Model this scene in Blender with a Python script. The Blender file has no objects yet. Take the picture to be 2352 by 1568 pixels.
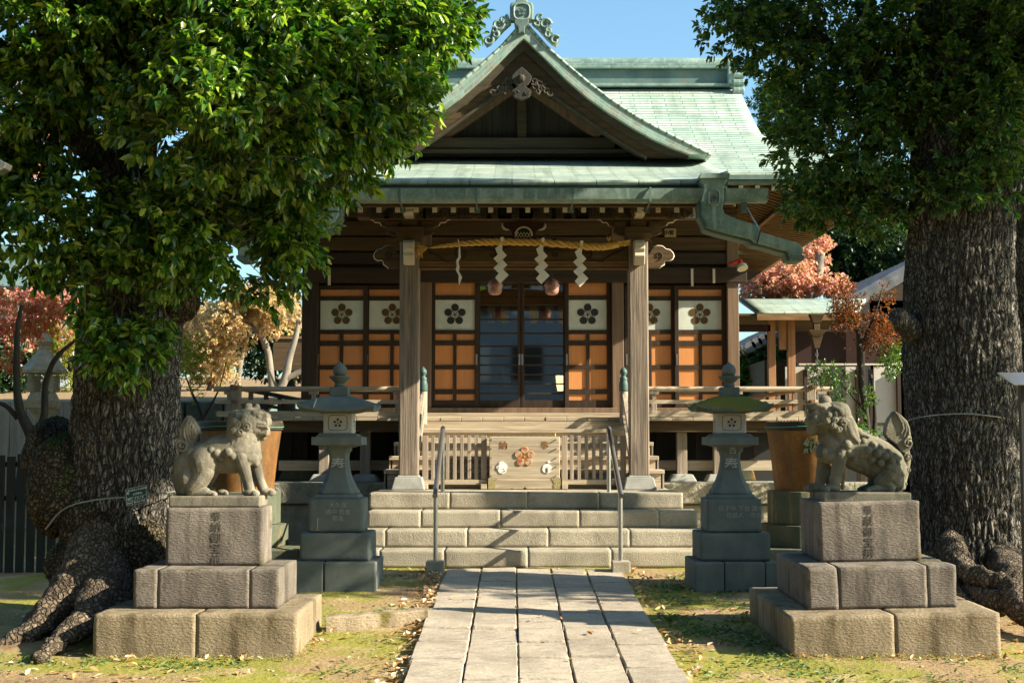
import bpy, bmesh, math, random
import numpy as np
from mathutils import Vector, Matrix, noise as mnoise
random.seed(7); np.random.seed(7)
PI = math.pi
SC = bpy.context.scene
COL = SC.collection
R = math.radians

# ------------------------------------------------------------------ camera, sky, sun, exposure
CAM_Z = 1.30
TILT = math.atan(226 / 3267)
cam = bpy.data.cameras.new('camera'); cam.lens = 50.0; cam.sensor_width = 36.0
cam.clip_start = 0.1; cam.clip_end = 800
cam.dof.use_dof = True; cam.dof.focus_distance = 13.0; cam.dof.aperture_fstop = 11
camo = bpy.data.objects.new('camera', cam); COL.objects.link(camo)
camo.location = (0, 0, CAM_Z); camo.rotation_euler = (PI/2 + TILT, 0, 0)
SC.camera = camo
SUN_VEC = Vector((4.4, -1.15, 2.45)).normalized()           # towards the sun
sun = bpy.data.lights.new('sun', 'SUN'); sun.energy = 5.0; sun.angle = R(0.55); sun.color = (1.0, 0.90, 0.70)
suno = bpy.data.objects.new('sun', sun); COL.objects.link(suno)
suno.rotation_euler = SUN_VEC.to_track_quat('Z', 'Y').to_euler(); suno.location = (20, -5, 20)
world = bpy.data.worlds.new('World'); SC.world = world; world.use_nodes = True
wn = world.node_tree.nodes; wl = world.node_tree.links
bgn = wn['Background']; sky = wn.new('ShaderNodeTexSky'); sky.sky_type = 'NISHITA'; sky.sun_disc = False
sky.sun_elevation = math.asin(SUN_VEC.z)
sky.sun_rotation = math.atan2(SUN_VEC.x, SUN_VEC.y)
sky.air_density = 1.0; sky.dust_density = 1.4; sky.ozone_density = 0.9
tnt = wn.new('ShaderNodeVectorMath'); tnt.operation = 'MULTIPLY'; tnt.inputs[1].default_value = (.80, 1.05, 1.10)   # cool white balance of the sky
wl.new(sky.outputs[0], tnt.inputs[0]); wl.new(tnt.outputs[0], bgn.inputs[0]); bgn.inputs[1].default_value = 0.077
SC.view_settings.view_transform = 'Standard'; SC.view_settings.look = 'None'
SC.view_settings.exposure = 1.6; SC.view_settings.gamma = 1.0
SC.cycles.max_bounces = 6; SC.cycles.diffuse_bounces = 3; SC.cycles.glossy_bounces = 3
SC.cycles.transmission_bounces = 4; SC.cycles.transparent_max_bounces = 8
SC.cycles.use_adaptive_sampling = True; SC.cycles.use_denoising = True
SC.cycles.sample_clamp_indirect = 4

# ------------------------------------------------------------------ measuring: picture position at a real depth -> point
CT, ST = math.cos(TILT), math.sin(TILT)
def pt(x, y, Y):
    u = (x - 1176) / 3267; v = (784 - y) / 3267
    s = Y / (CT - v * ST)
    return (u * s, Y, CAM_Z + s * (ST + v * CT))
def PX(x, Y, y=1010): return pt(x, y, Y)[0]
def PZ(y, Y): return pt(1176, y, Y)[2]

# ------------------------------------------------------------------ mesh builder
class MB:
    def __init__(s): s.v = []; s.f = []; s.uv = None
    def add(s, vs, fs):
        n = len(s.v); s.v += [tuple(p) for p in vs]; s.f += [tuple(i + n for i in f) for f in fs]; return s
    def box(s, x0, x1, y0, y1, z0, z1):
        if x0 > x1: x0, x1 = x1, x0
        if y0 > y1: y0, y1 = y1, y0
        if z0 > z1: z0, z1 = z1, z0
        return s.add([(x0,y0,z0),(x1,y0,z0),(x1,y1,z0),(x0,y1,z0),(x0,y0,z1),(x1,y0,z1),(x1,y1,z1),(x0,y1,z1)],
            [(0,3,2,1),(4,5,6,7),(0,1,5,4),(1,2,6,5),(2,3,7,6),(3,0,4,7)])
    def taper(s, cx, cy, z0, z1, w0, d0, w1, d1):
        a = lambda w, d, z: [(cx-w/2,cy-d/2,z),(cx+w/2,cy-d/2,z),(cx+w/2,cy+d/2,z),(cx-w/2,cy+d/2,z)]
        return s.add(a(w0,d0,z0)+a(w1,d1,z1), [(0,3,2,1),(4,5,6,7),(0,1,5,4),(1,2,6,5),(2,3,7,6),(3,0,4,7)])
    def prism_y(s, poly, y0, y1):                      # poly of (x,z), extruded in y
        a = sum(poly[i][0]*poly[(i+1)%len(poly)][1]-poly[(i+1)%len(poly)][0]*poly[i][1] for i in range(len(poly)))
        if a < 0: poly = poly[::-1]
        n = len(poly)
        return s.add([(x,y0,z) for x,z in poly]+[(x,y1,z) for x,z in poly],
            [tuple(range(n)), tuple(range(2*n-1,n-1,-1))]+[(i,i+n,(i+1)%n+n,(i+1)%n) for i in range(n)])
    def prism_x(s, poly, x0, x1):                      # poly of (y,z)
        a = sum(poly[i][0]*poly[(i+1)%len(poly)][1]-poly[(i+1)%len(poly)][0]*poly[i][1] for i in range(len(poly)))
        if a < 0: poly = poly[::-1]
        n = len(poly)
        return s.add([(x0,y,z) for y,z in poly]+[(x1,y,z) for y,z in poly],
            [tuple(range(n-1,-1,-1)), tuple(range(n,2*n))]+[((i+1)%n,(i+1)%n+n,i+n,i) for i in range(n)])
    def bar(s, a, b, w, h, up=(0,0,1)):                # square bar from a to b
        a = Vector(a); b = Vector(b); t = (b-a).normalized(); u = Vector(up)
        r = t.cross(u); 
        if r.length < 1e-4: r = t.cross(Vector((0,1,0)))
        r.normalize(); u = r.cross(t).normalized()
        P = []
        for p in (a, b):
            for i, j in ((-1,-1),(1,-1),(1,1),(-1,1)): P.append(p + r*(i*w/2) + u*(j*h/2))
        return s.add(P, [(0,1,2,3),(7,6,5,4),(4,5,1,0),(5,6,2,1),(6,7,3,2),(7,4,0,3)])
    def tube(s, pts, rad, n=10, caps=True, close=False):
        pts = [Vector(p) for p in pts]; m = len(pts)
        if not hasattr(rad, '__len__'): rad = [rad]*m
        V = []; prev = None
        for i, p in enumerate(pts):
            if close: t = pts[(i+1)%m]-pts[i-1]
            else: t = pts[min(i+1,m-1)]-pts[max(i-1,0)]
            t.normalize()
            if prev is None:
                r = t.cross(Vector((0,0,1)))
                if r.length < .05: r = t.cross(Vector((0,1,0)))
            else: r = prev - t*prev.dot(t)
            r.normalize(); prev = r; u = t.cross(r)
            for k in range(n):
                a = 2*PI*k/n; V.append(p + (r*math.cos(a)+u*math.sin(a))*rad[i])
        F = []
        for i in range(m if close else m-1):
            j = (i+1)%m
            for k in range(n): F.append((i*n+k, i*n+(k+1)%n, j*n+(k+1)%n, j*n+k))
        if caps and not close: F += [tuple(range(n-1,-1,-1)), tuple(range((m-1)*n, m*n))]
        return s.add(V, F)
    def lathe(s, prof, c=(0,0,0), n=24, sx=1, sy=1, rot=0, power=None):   # prof (r,z)
        V = []; F = []; m = len(prof)
        for r, z in prof:
            for k in range(n):
                a = rot + 2*PI*k/n; V.append((c[0]+r*sx*math.cos(a), c[1]+r*sy*math.sin(a), c[2]+z))
        for i in range(m-1):
            for k in range(n): F.append((i*n+k, i*n+(k+1)%n, (i+1)*n+(k+1)%n, (i+1)*n+k))
        F += [tuple(range(n-1,-1,-1)), tuple(range((m-1)*n, m*n))]
        return s.add(V, F)
    def ball(s, c, r, seg=14, rings=9, M=None):
        if not hasattr(r, '__len__'): r = (r,r,r)
        V = [Vector((0,0,-1))]; F = []
        for i in range(1, rings):
            a = -PI/2 + PI*i/rings
            for k in range(seg): V.append(Vector((math.cos(a)*math.cos(2*PI*k/seg), math.cos(a)*math.sin(2*PI*k/seg), math.sin(a))))
        V.append(Vector((0,0,1))); n = len(V)
        for k in range(seg): F.append((0, 1+(k+1)%seg, 1+k))
        for i in range(rings-2):
            b = 1+i*seg
            for k in range(seg): F.append((b+k, b+(k+1)%seg, b+seg+(k+1)%seg, b+seg+k))
        b = 1+(rings-2)*seg
        for k in range(seg): F.append((b+k, b+(k+1)%seg, n-1))
        O = []
        for p in V:
            p = Vector((p.x*r[0], p.y*r[1], p.z*r[2]))
            if M is not None: p = M @ p
            O.append(p + Vector(c))
        return s.add(O, F)
    def cap(s, a, b, ra, rb, n=12):                    # tapered capsule
        a = Vector(a); b = Vector(b); t = (b-a); L = t.length; t.normalize()
        pts = []; rr = []
        for i in range(1, 5): q = PI/2*(1-i/4); pts.append(a - t*ra*math.sin(q)); rr.append(max(ra*math.cos(q), .0005))
        for i in range(0, 4): q = PI/2*(i/4); pts.append(b + t*rb*math.sin(q)); rr.append(max(rb*math.cos(q), .0005))
        return s.tube(pts, rr, n)
    def disc_y(s, cx, y, cz, r, th, n=20):             # short cylinder, axis y
        return s.prism_y([(cx+r*math.cos(2*PI*k/n), cz+r*math.sin(2*PI*k/n)) for k in range(n)], y, y+th)

def ume(mb, cx, y, cz, r, th=.004, R0=None, style=0):  # five-petal plum crest facing -Y
    R0 = R0 or r*.36; d = r-R0
    for k in range(5):
        a = PI/2 + 2*PI*k/5
        mb.disc_y(cx+d*math.cos(a), y, cz+d*math.sin(a), R0*(.93), th, 22)
        b = a
        mb.bar((cx+r*.06*math.cos(b), y+th/2, cz+r*.06*math.sin(b)), (cx+(d-R0*.95)*math.cos(b+ (PI/5 if style else 0))*(1.6 if style else 1), y+th/2, cz+(d-R0*.95)*math.sin(b+(PI/5 if style else 0))*(1.6 if style else 1)), r*.05, th, up=(0,1,0))
    mb.disc_y(cx, y, cz, r*.09, th, 14)

def rough_box(mb, x0, x1, y0, y1, z0, z1, res=.03, r0=.006, chip=.03, amp=.0025, seed=0):
    # a worn stone block: faces gridded, edges rounded by a radius that varies (chips)
    lo = (x0,y0,z0); hi = (x1,y1,z1); n = [max(2, int(round((hi[i]-lo[i])/res))) for i in range(3)]
    def P(p):
        q = Vector(p)
        c = mnoise.noise(q*5+Vector((seed,0,0))); c2 = mnoise.noise(q*17+Vector((0,seed,0)))
        r = r0 + chip*max(0, c+.35*c2-.12)**1.5 + .25*r0*c2
        h = [min(r, (hi[i]-lo[i])/2.2) for i in range(3)]
        cl = Vector([min(max(q[i], lo[i]+h[i]), hi[i]-h[i]) for i in range(3)]); d = q-cl
        if d.length > 1e-6: q = cl + d.normalized()*min(d.length, r)
        return tuple(q + Vector((mnoise.noise(q*9), mnoise.noise(q*9+Vector((7,0,0))), mnoise.noise(q*9+Vector((0,7,0)))))*amp)
    for ax in range(3):
        u, v = (ax+1)%3, (ax+2)%3
        for side in (0,1):
            b = len(mb.v)
            for j in range(n[v]+1):
                for i in range(n[u]+1):
                    p = [0,0,0]; p[ax] = hi[ax] if side else lo[ax]; p[u] = lo[u]+(hi[u]-lo[u])*i/n[u]; p[v] = lo[v]+(hi[v]-lo[v])*j/n[v]
                    mb.v.append(P(p))
            for j in range(n[v]):
                for i in range(n[u]):
                    q = (b+j*(n[u]+1)+i, b+j*(n[u]+1)+i+1, b+(j+1)*(n[u]+1)+i+1, b+(j+1)*(n[u]+1)+i); mb.f.append(q if side else q[::-1])
    return mb
def weld(o):
    m = o.modifiers.new('weld', 'WELD'); m.merge_threshold = .0004; return o

# ------------------------------------------------------------------ objects
BASE = {}
def tag(o, label=None, cat=None, group=None, kind=None):
    if label: o['label'] = label
    if cat: o['category'] = cat
    if group: o['group'] = group
    if kind: o['kind'] = kind
    return o
def thing(name, label, cat, loc=(0,0,0), group=None):
    o = bpy.data.objects.new(name, None); COL.objects.link(o); o.location = loc
    o.empty_display_size = .1
    BASE[o.name] = Vector(loc)
    return tag(o, label, cat, group)
def obj(name, mb, mat, parent=None, bev=0, smooth=False, seg=2, label=None, angle=35):
    off = BASE.get(parent.name, Vector((0,0,0))) if parent else Vector((0,0,0))
    me = bpy.data.meshes.new(name)
    me.from_pydata([(a-off.x, b-off.y, c-off.z) for a,b,c in mb.v], [], mb.f)
    me.validate(); me.update()
    if mb.uv:
        uvl = me.uv_layers.new(name='UVMap')
        if len(mb.uv) == len(me.loops): uvl.data.foreach_set('uv', np.array(mb.uv, dtype=np.float32).ravel())
    o = bpy.data.objects.new(name, me); COL.objects.link(o)
    if mat is not None: me.materials.append(mat)
    if smooth == 'auto':
        me.shade_smooth() if hasattr(me, 'shade_smooth') else None
        me.set_sharp_from_angle(angle=R(angle))
    elif smooth:
        me.polygons.foreach_set('use_smooth', [True]*len(me.polygons))
    if bev:
        m = o.modifiers.new('bevel', 'BEVEL'); m.width = bev; m.segments = seg; m.limit_method = 'ANGLE'; m.angle_limit = R(40)
    if parent:
        o.parent = parent
    BASE[o.name] = off
    if label: o['label'] = label
    return o
def struct(name, mb, mat, **k):
    o = obj(name, mb, mat, **k); o['kind'] = 'structure'; return o
def one(name, mb, mat, label, cat, group=None, **k):
    o = obj(name, mb, mat, **k); return tag(o, label, cat, group)
def copy_tree(o, parent=None):
    c = o.copy(); COL.objects.link(c); BASE[c.name] = BASE[o.name]
    if parent: c.parent = parent
    for ch in list(o.children): copy_tree(ch, c)
    return c
def text_mb(body, size, loc, ext=.003, rot=None, spacing=1.0, align='CENTER', line=1.0, bold=0):
    cu = bpy.data.curves.new('t', 'FONT'); cu.body = body; cu.size = size; cu.extrude = ext
    cu.align_x = align; cu.align_y = 'CENTER'; cu.space_character = spacing; cu.space_line = line
    cu.resolution_u = 2; cu.offset = bold
    o = bpy.data.objects.new('t', cu); COL.objects.link(o)
    dg = bpy.context.evaluated_depsgraph_get(); dg.update()
    me = bpy.data.meshes.new_from_object(o.evaluated_get(dg))
    M = (rot or Matrix.Rotation(PI/2, 4, 'X'))
    mb = MB(); mb.add([M @ v.co + Vector(loc) for v in me.vertices], [tuple(p.vertices) for p in me.polygons])
    bpy.data.objects.remove(o); bpy.data.curves.remove(cu); bpy.data.meshes.remove(me)
    return mb
def join(*mbs):
    r = MB()
    for m in mbs: r.add(m.v, m.f)
    return r

# ------------------------------------------------------------------ materials
MATS = {}
def mat(name, ramp, scale=(3,3,3), rough=.8, bump=.25, bdist=.01, bscale=None, detail=6, spec=.3, fine=None, moss=None,
        grain=None, metallic=0, sheen=0, coat=0, trans=None, pits=None, plates=None, uvbrick=None, streak=None, dist=0.0):
    if name in MATS: return MATS[name]
    m = bpy.data.materials.new(name); m.use_nodes = True; MATS[name] = m
    nt = m.node_tree; N = nt.nodes; L = nt.links
    bs = N['Principled BSDF']; bs.inputs['Roughness'].default_value = rough; bs.inputs['Metallic'].default_value = metallic
    bs.inputs['Specular IOR Level'].default_value = spec
    tc = N.new('ShaderNodeTexCoord'); mp = N.new('ShaderNodeMapping'); L.new(tc.outputs['Object'], mp.inputs[0])
    mp.inputs['Scale'].default_value = scale
    no = N.new('ShaderNodeTexNoise'); no.inputs['Scale'].default_value = 1; no.inputs['Detail'].default_value = detail
    no.inputs['Roughness'].default_value = .6; no.inputs['Distortion'].default_value = dist
    L.new(mp.outputs[0], no.inputs['Vector'])
    cr = N.new('ShaderNodeValToRGB'); el = cr.color_ramp.elements
    el[0].position, el[0].color = ramp[0][0], (*ramp[0][1], 1); el[1].position, el[1].color = ramp[-1][0], (*ramp[-1][1], 1)
    for p, c in ramp[1:-1]: e = el.new(p); e.color = (*c, 1)
    L.new(no.outputs['Fac'], cr.inputs[0]); col = cr.outputs[0]
    def mixc(fac, a, b, mode='MIX'):
        x = N.new('ShaderNodeMix'); x.data_type = 'RGBA'; x.blend_type = mode
        if hasattr(fac, 'links') or not isinstance(fac, (int, float)): L.new(fac, x.inputs['Factor'])
        else: x.inputs['Factor'].default_value = fac
        for k, q in (('A', a), ('B', b)):
            sck = [i for i in x.inputs if i.name == k and i.type == 'RGBA'][0]
            if isinstance(q, tuple): sck.default_value = (*q, 1)
            else: L.new(q, sck)
        return [o for o in x.outputs if o.type == 'RGBA'][0]
    def nz(sc, det=5, src='Object', rg=.6):
        q = N.new('ShaderNodeTexNoise'); q.inputs['Detail'].default_value = det; q.inputs['Scale'].default_value = 1; q.inputs['Roughness'].default_value = rg
        mq = N.new('ShaderNodeMapping'); mq.inputs['Scale'].default_value = sc if hasattr(sc, '__len__') else (sc,sc,sc)
        L.new(tc.outputs[src], mq.inputs[0]); L.new(mq.outputs[0], q.inputs['Vector']); return q.outputs['Fac']
    def ramp1(v, a, b, ca=0., cb=1.):
        q = N.new('ShaderNodeMapRange'); L.new(v, q.inputs[0]); q.inputs[1].default_value = a; q.inputs[2].default_value = b
        q.inputs[3].default_value = ca; q.inputs[4].default_value = cb; return q.outputs[0]
    pe = None
    if plates:                                         # (scale vec, crack color): bark plates
        vo = N.new('ShaderNodeTexVoronoi'); vo.feature = 'DISTANCE_TO_EDGE'; vo.inputs['Scale'].default_value = 1
        mv = N.new('ShaderNodeMapping'); mv.inputs['Scale'].default_value = plates[0]
        wn_ = N.new('ShaderNodeTexNoise'); wn_.inputs['Scale'].default_value = 9; wn_.inputs['Detail'].default_value = 4; L.new(tc.outputs['Object'], wn_.inputs['Vector'])
        ad = N.new('ShaderNodeVectorMath'); ad.operation = 'MULTIPLY_ADD'; L.new(wn_.outputs['Color'], ad.inputs[0]); ad.inputs[1].default_value = (.09,.09,.16); L.new(tc.outputs['Object'], ad.inputs[2])
        L.new(ad.outputs[0], mv.inputs[0]); L.new(mv.outputs[0], vo.inputs['Vector'])
        pe = ramp1(vo.outputs['Distance'], .0, .22); col = mixc(pe, plates[1], col)
    if fine:                                           # (scale, strength) speckle
        f = ramp1(nz(fine[0], 3), .25, .75, 1-fine[1], 1+fine[1])
        q = N.new('ShaderNodeVectorMath'); q.operation = 'SCALE'; L.new(col, q.inputs[0]); L.new(f, q.inputs['Scale']); col = q.outputs[0]
    if streak:                                         # (scale vec, color, amount, lo, hi)
        col = mixc(ramp1(nz(streak[0], 4), streak[3], streak[4], 0, streak[2]), col, streak[1])
    bk = None
    if uvbrick:                                        # (brick w, row h, mortar color, size)
        br = N.new('ShaderNodeTexBrick'); br.offset = .43; uvm = N.new('ShaderNodeMapping'); uvm.inputs['Scale'].default_value = (1, .4, 1); L.new(tc.outputs['UV'], uvm.inputs[0]); L.new(uvm.outputs[0], br.inputs['Vector'])
        br.inputs['Scale'].default_value = 1; br.inputs['Brick Width'].default_value = uvbrick[0]; br.inputs['Row Height'].default_value = uvbrick[1]*.4
        br.inputs['Mortar Size'].default_value = uvbrick[3]; br.inputs['Mortar Smooth'].default_value = .3
        br.inputs['Color1'].default_value = (.82,.82,.82,1); br.inputs['Color2'].default_value = (1.12,1.12,1.12,1); br.inputs['Mortar'].default_value = (1,1,1,1)
        col = mixc(1.0, col, br.outputs['Color'], 'MULTIPLY'); col = mixc(br.outputs['Fac'], col, uvbrick[2]); bk = br.outputs['Fac']
    if moss:                                           # (color, amount, scale, up bias)
        ge = N.new('ShaderNodeNewGeometry'); sp = N.new('ShaderNodeSeparateXYZ'); L.new(ge.outputs['Normal'], sp.inputs[0])
        a = N.new('ShaderNodeMath'); a.operation = 'MULTIPLY_ADD'; L.new(sp.outputs[2], a.inputs[0]); a.inputs[1].default_value = moss[3]; L.new(nz(moss[2], 6), a.inputs[2])
        col = mixc(ramp1(a.outputs[0], 1-moss[1], 1-moss[1]+.12), col, moss[0])
    L.new(col, bs.inputs['Base Color'])
    if bump:
        b = N.new('ShaderNodeBump'); b.inputs['Strength'].default_value = bump; b.inputs['Distance'].default_value = bdist
        h = nz(bscale, 6) if bscale is not None else no.outputs['Fac']
        if pits:
            vo = N.new('ShaderNodeTexVoronoi'); vo.inputs['Scale'].default_value = pits[0]; L.new(tc.outputs['Object'], vo.inputs['Vector'])
            a = N.new('ShaderNodeMath'); a.operation = 'MULTIPLY_ADD'; L.new(ramp1(vo.outputs['Distance'], 0, .5), a.inputs[0]); a.inputs[1].default_value = pits[1]; L.new(h, a.inputs[2]); h = a.outputs[0]
        if pe is not None:
            a = N.new('ShaderNodeMath'); a.operation = 'MULTIPLY_ADD'; L.new(pe, a.inputs[0]); a.inputs[1].default_value = 1.3; L.new(h, a.inputs[2]); h = a.outputs[0]
        if bk is not None:
            a = N.new('ShaderNodeMath'); a.operation = 'MULTIPLY_ADD'; L.new(bk, a.inputs[0]); a.inputs[1].default_value = -1.2; L.new(h, a.inputs[2]); h = a.outputs[0]
        L.new(h, b.inputs['Height']); L.new(b.outputs[0], bs.inputs['Normal'])
    if coat: bs.inputs['Coat Weight'].default_value = coat
    return m
def flat(name, c, rough=.6, spec=.3, metallic=0, emit=0, fine=None):
    m = mat(name, [(0,tuple(x*.85 for x in c)),(1,tuple(min(1,x*1.12) for x in c))], (7,7,7), rough=rough, bump=.08, bdist=.002, spec=spec, metallic=metallic, fine=fine)
    if emit:
        b = m.node_tree.nodes['Principled BSDF']; b.inputs['Emission Color'].default_value = (*c,1); b.inputs['Emission Strength'].default_value = emit
    return m
def leafmat(name, c1, c2, rough=.38, trans=.35, spec=.5, tc=None):
    m = bpy.data.materials.new(name); m.use_nodes = True; nt = m.node_tree; N = nt.nodes; L = nt.links
    bs = N['Principled BSDF']; out = N['Material Output']
    ge = N.new('ShaderNodeNewGeometry'); cr = N.new('ShaderNodeValToRGB')
    cols = [c1, c2] if not isinstance(c1, list) else c1
    el = cr.color_ramp.elements; el[0].color = (*cols[0],1); el[1].color = (*cols[-1],1)
    for i, c in enumerate(cols[1:-1]): e = el.new((i+1)/(len(cols)-1)); e.color = (*c,1)
    L.new(ge.outputs['Random Per Island'], cr.inputs[0]); L.new(cr.outputs[0], bs.inputs['Base Color'])
    bs.inputs['Roughness'].default_value = rough; bs.inputs['Specular IOR Level'].default_value = spec
    t = N.new('ShaderNodeBsdfTranslucent')
    q = N.new('ShaderNodeMix'); q.data_type='RGBA'; q.blend_type='MULTIPLY'; q.inputs['Factor'].default_value=1
    A = [i for i in q.inputs if i.name=='A' and i.type=='RGBA'][0]; B = [i for i in q.inputs if i.name=='B' and i.type=='RGBA'][0]
    L.new(cr.outputs[0], A); B.default_value = (*(tc or (1.5,1.5,.6)),1); L.new([o for o in q.outputs if o.type=='RGBA'][0], t.inputs[0])
    mx = N.new('ShaderNodeMixShader'); mx.inputs[0].default_value = trans
    L.new(bs.outputs[0], mx.inputs[1]); L.new(t.outputs[0], mx.inputs[2]); L.new(mx.outputs[0], out.inputs[0])
    return m

MOSS = (.10,.11,.015)
M_ped = mat('weathered_andesite', [(.3,(.105,.088,.072)),(.55,(.18,.15,.125)),(.75,(.26,.22,.185))], (2.5,2.5,2.5), rough=.92, bump=1, bdist=.010, bscale=(34,34,90), fine=(60,.25), moss=((.07,.06,.02),.42,4,.06), streak=((8,8,1.1),(.055,.045,.036),.75,.48,.68))
M_pedy = mat('mossy_base_stone', [(.3,(.17,.13,.08)),(.6,(.28,.22,.145)),(.8,(.36,.29,.20))], (2.2,2.2,2.2), rough=.94, bump=1, bdist=.012, bscale=(34,34,70), fine=(55,.25), moss=((.10,.08,.014),.40,2.6,.03), streak=((6,6,1.0),(.07,.05,.022),.75,.50,.68))
M_step = mat('step_granite', [(.3,(.26,.225,.17)),(.6,(.39,.345,.265)),(.8,(.50,.445,.35))], (2,2,2), rough=.9, bump=1, bdist=.008, bscale=75, fine=(120,.45), streak=((3,3,1.5),(.13,.115,.08),.6,.50,.72))
M_lion = mat('carved_stone', [(.3,(.12,.105,.078)),(.6,(.205,.18,.135)),(.8,(.29,.255,.195))], (5,5,5), rough=.9, bump=.6, bdist=.006, bscale=70, fine=(130,.22), moss=((.13,.13,.03),.26,6,.12), streak=((7,7,3),(.06,.055,.042),.7,.48,.66))
M_lion2 = mat('carved_stone_lichen', [(.3,(.10,.092,.065)),(.6,(.18,.162,.12)),(.8,(.25,.22,.16))], (5,5,5), rough=.92, bump=.7, bdist=.006, bscale=60, fine=(120,.25), moss=((.15,.15,.03),.32,7,.12), streak=((6,6,3),(.045,.045,.030),.75,.46,.64))
M_lan = mat('lantern_stone', [(.3,(.085,.105,.095)),(.6,(.135,.15,.135)),(.8,(.18,.19,.165))], (4,4,4), rough=.9, bump=.5, bdist=.004, bscale=120, fine=(140,.18), streak=((9,9,2),(.10,.11,.10),.6,.5,.7))
M_lanm = mat('lantern_roof_moss', [(.3,(.06,.08,.07)),(.6,(.10,.12,.105)),(.8,(.15,.16,.13))], (5,5,5), rough=.92, bump=.7, bdist=.008, bscale=50, fine=(90,.2), moss=((.15,.135,.015),.50,6,.22))
M_lanl = mat('pale_firebox_stone', [(.3,(.36,.33,.28)),(.7,(.50,.46,.40))], (6,6,6), rough=.9, bump=.5, bdist=.003, bscale=140, fine=(150,.2))
M_carve = flat('carved_shadow', (.10,.085,.07), rough=.95)
M_letter = flat('cut_letter_stone', (.40,.38,.34), rough=.9)
M_gran = mat('pillar_granite', [(.3,(.22,.225,.21)),(.7,(.36,.35,.32))], (5,5,5), rough=.85, bump=.4, bdist=.003, bscale=150, fine=(220,.4))
M_path = mat('path_slab', [(.25,(.24,.20,.15)),(.5,(.35,.295,.23)),(.75,(.45,.385,.30))], (1.7,1.7,1.7), rough=.88, bump=1, bdist=.022, bscale=(6,16,7), fine=(60,.3), streak=((3,9,3),(.24,.20,.17),.7,.55,.7))
M_found = mat('rough_foundation', [(.3,(.18,.175,.13)),(.7,(.33,.30,.23))], (6,6,6), rough=.9, bump=1, bdist=.05, bscale=12, fine=(100,.3))
M_wood = mat('weathered_wood', [(.3,(.21,.165,.125)),(.5,(.31,.25,.195)),(.72,(.40,.335,.265))], (22,22,1.3), rough=.82, bump=.8, bdist=.006, bscale=(60,60,2.0), dist=.6)
M_woodp = mat('pillar_wood', [(.3,(.11,.085,.068)),(.48,(.20,.16,.125)),(.55,(.25,.185,.135)),(.75,(.32,.28,.225))], (26,26,1.1), rough=.8, bump=1.0, bdist=.008, bscale=(50,50,1.3), dist=1.4)
M_woodx = mat('weathered_wood_across', [(.3,(.27,.215,.15)),(.5,(.42,.345,.25)),(.72,(.54,.45,.33))], (1.3,22,26), rough=.82, bump=.8, bdist=.006, bscale=(2.5,60,60), dist=.8)
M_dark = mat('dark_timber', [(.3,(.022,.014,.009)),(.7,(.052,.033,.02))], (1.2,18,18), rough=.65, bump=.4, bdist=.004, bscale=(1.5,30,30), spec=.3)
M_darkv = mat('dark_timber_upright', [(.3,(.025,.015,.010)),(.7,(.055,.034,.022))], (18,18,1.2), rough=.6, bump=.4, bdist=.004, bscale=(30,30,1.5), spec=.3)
M_postv = mat('brown_post', [(.3,(.13,.08,.05)),(.7,(.22,.145,.095))], (24,24,1.0), rough=.7, bump=.4, bdist=.004, bscale=(40,40,1.5))
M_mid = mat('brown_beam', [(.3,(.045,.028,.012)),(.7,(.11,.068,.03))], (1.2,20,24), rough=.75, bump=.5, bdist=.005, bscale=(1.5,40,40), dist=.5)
M_gab = mat('gable_board', [(.3,(.038,.030,.018)),(.7,(.08,.062,.038))], (1.5,20,20), rough=.75, bump=.5, bdist=.005, bscale=(2,30,30), dist=.5)
M_gabv = mat('gable_boards_upright', [(.3,(.022,.022,.018)),(.7,(.055,.048,.038))], (24,24,1), rough=.8, bump=.5, bdist=.005, bscale=(40,40,1.5))
M_raft = mat('rafter_wood', [(.3,(.13,.072,.03)),(.7,(.24,.135,.06))], (3,12,12), rough=.8, bump=.3, bdist=.004)
M_white = flat('white_end_paint', (.62,.56,.48), rough=.8)
M_tip = flat('pale_carved_edge', (.58,.50,.40), rough=.85)
M_orange = mat('orange_panel_board', [(.3,(.56,.215,.065)),(.7,(.70,.30,.105))], (70,70,1.2), rough=.6, bump=.15, bdist=.002, bscale=(90,90,2), spec=.3, streak=((2.3,2.3,.9),(.46,.20,.085),.6,.42,.62))
M_frost = mat('frosted_glass', [(.35,(.50,.54,.48)),(.75,(.66,.68,.61))], (5,5,3), rough=.42, bump=.05, bdist=.002, spec=.5, fine=(9,.06))
M_crest = flat('crest_clear_glass', (.035,.035,.03), rough=.2, spec=.6)
M_cop = mat('copper_patina', [(.25,(.085,.15,.135)),(.5,(.15,.23,.20)),(.75,(.25,.33,.285))], (4,4,4), rough=.6, bump=.3, bdist=.004, bscale=30, spec=.4, streak=((16,16,2),(.30,.36,.33),.75,.52,.66), fine=(30,.22))
M_copd = mat('dark_copper_fascia', [(.25,(.05,.095,.09)),(.55,(.10,.16,.145)),(.8,(.18,.23,.20))], (3,3,3), rough=.6, bump=.3, bdist=.003, bscale=30, spec=.4, streak=((12,12,2),(.20,.13,.10),.5,.55,.72), uvbrick=None)
M_roof = mat('copper_roof_sheet', [(.3,(.28,.34,.295)),(.5,(.38,.44,.375)),(.75,(.50,.54,.46))], (1.6,1.6,1.6), rough=.55, bump=.4, bdist=.004, bscale=8, spec=.4, uvbrick=(.46,.112,(.10,.19,.155),.0075), streak=((6,.6,.6),(.17,.20,.155),.7,.50,.70), fine=(14,.16))  # seam color mixes dark patina with painted gap shadow between courses
M_barge = mat('copper_verge', [(.3,(.19,.30,.25)),(.5,(.28,.38,.32)),(.7,(.27,.22,.18))], (5,5,5), rough=.6, bump=.4, bdist=.004, spec=.4, uvbrick=(.16,.09,(.33,.47,.40),.004), fine=(30,.15))
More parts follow.
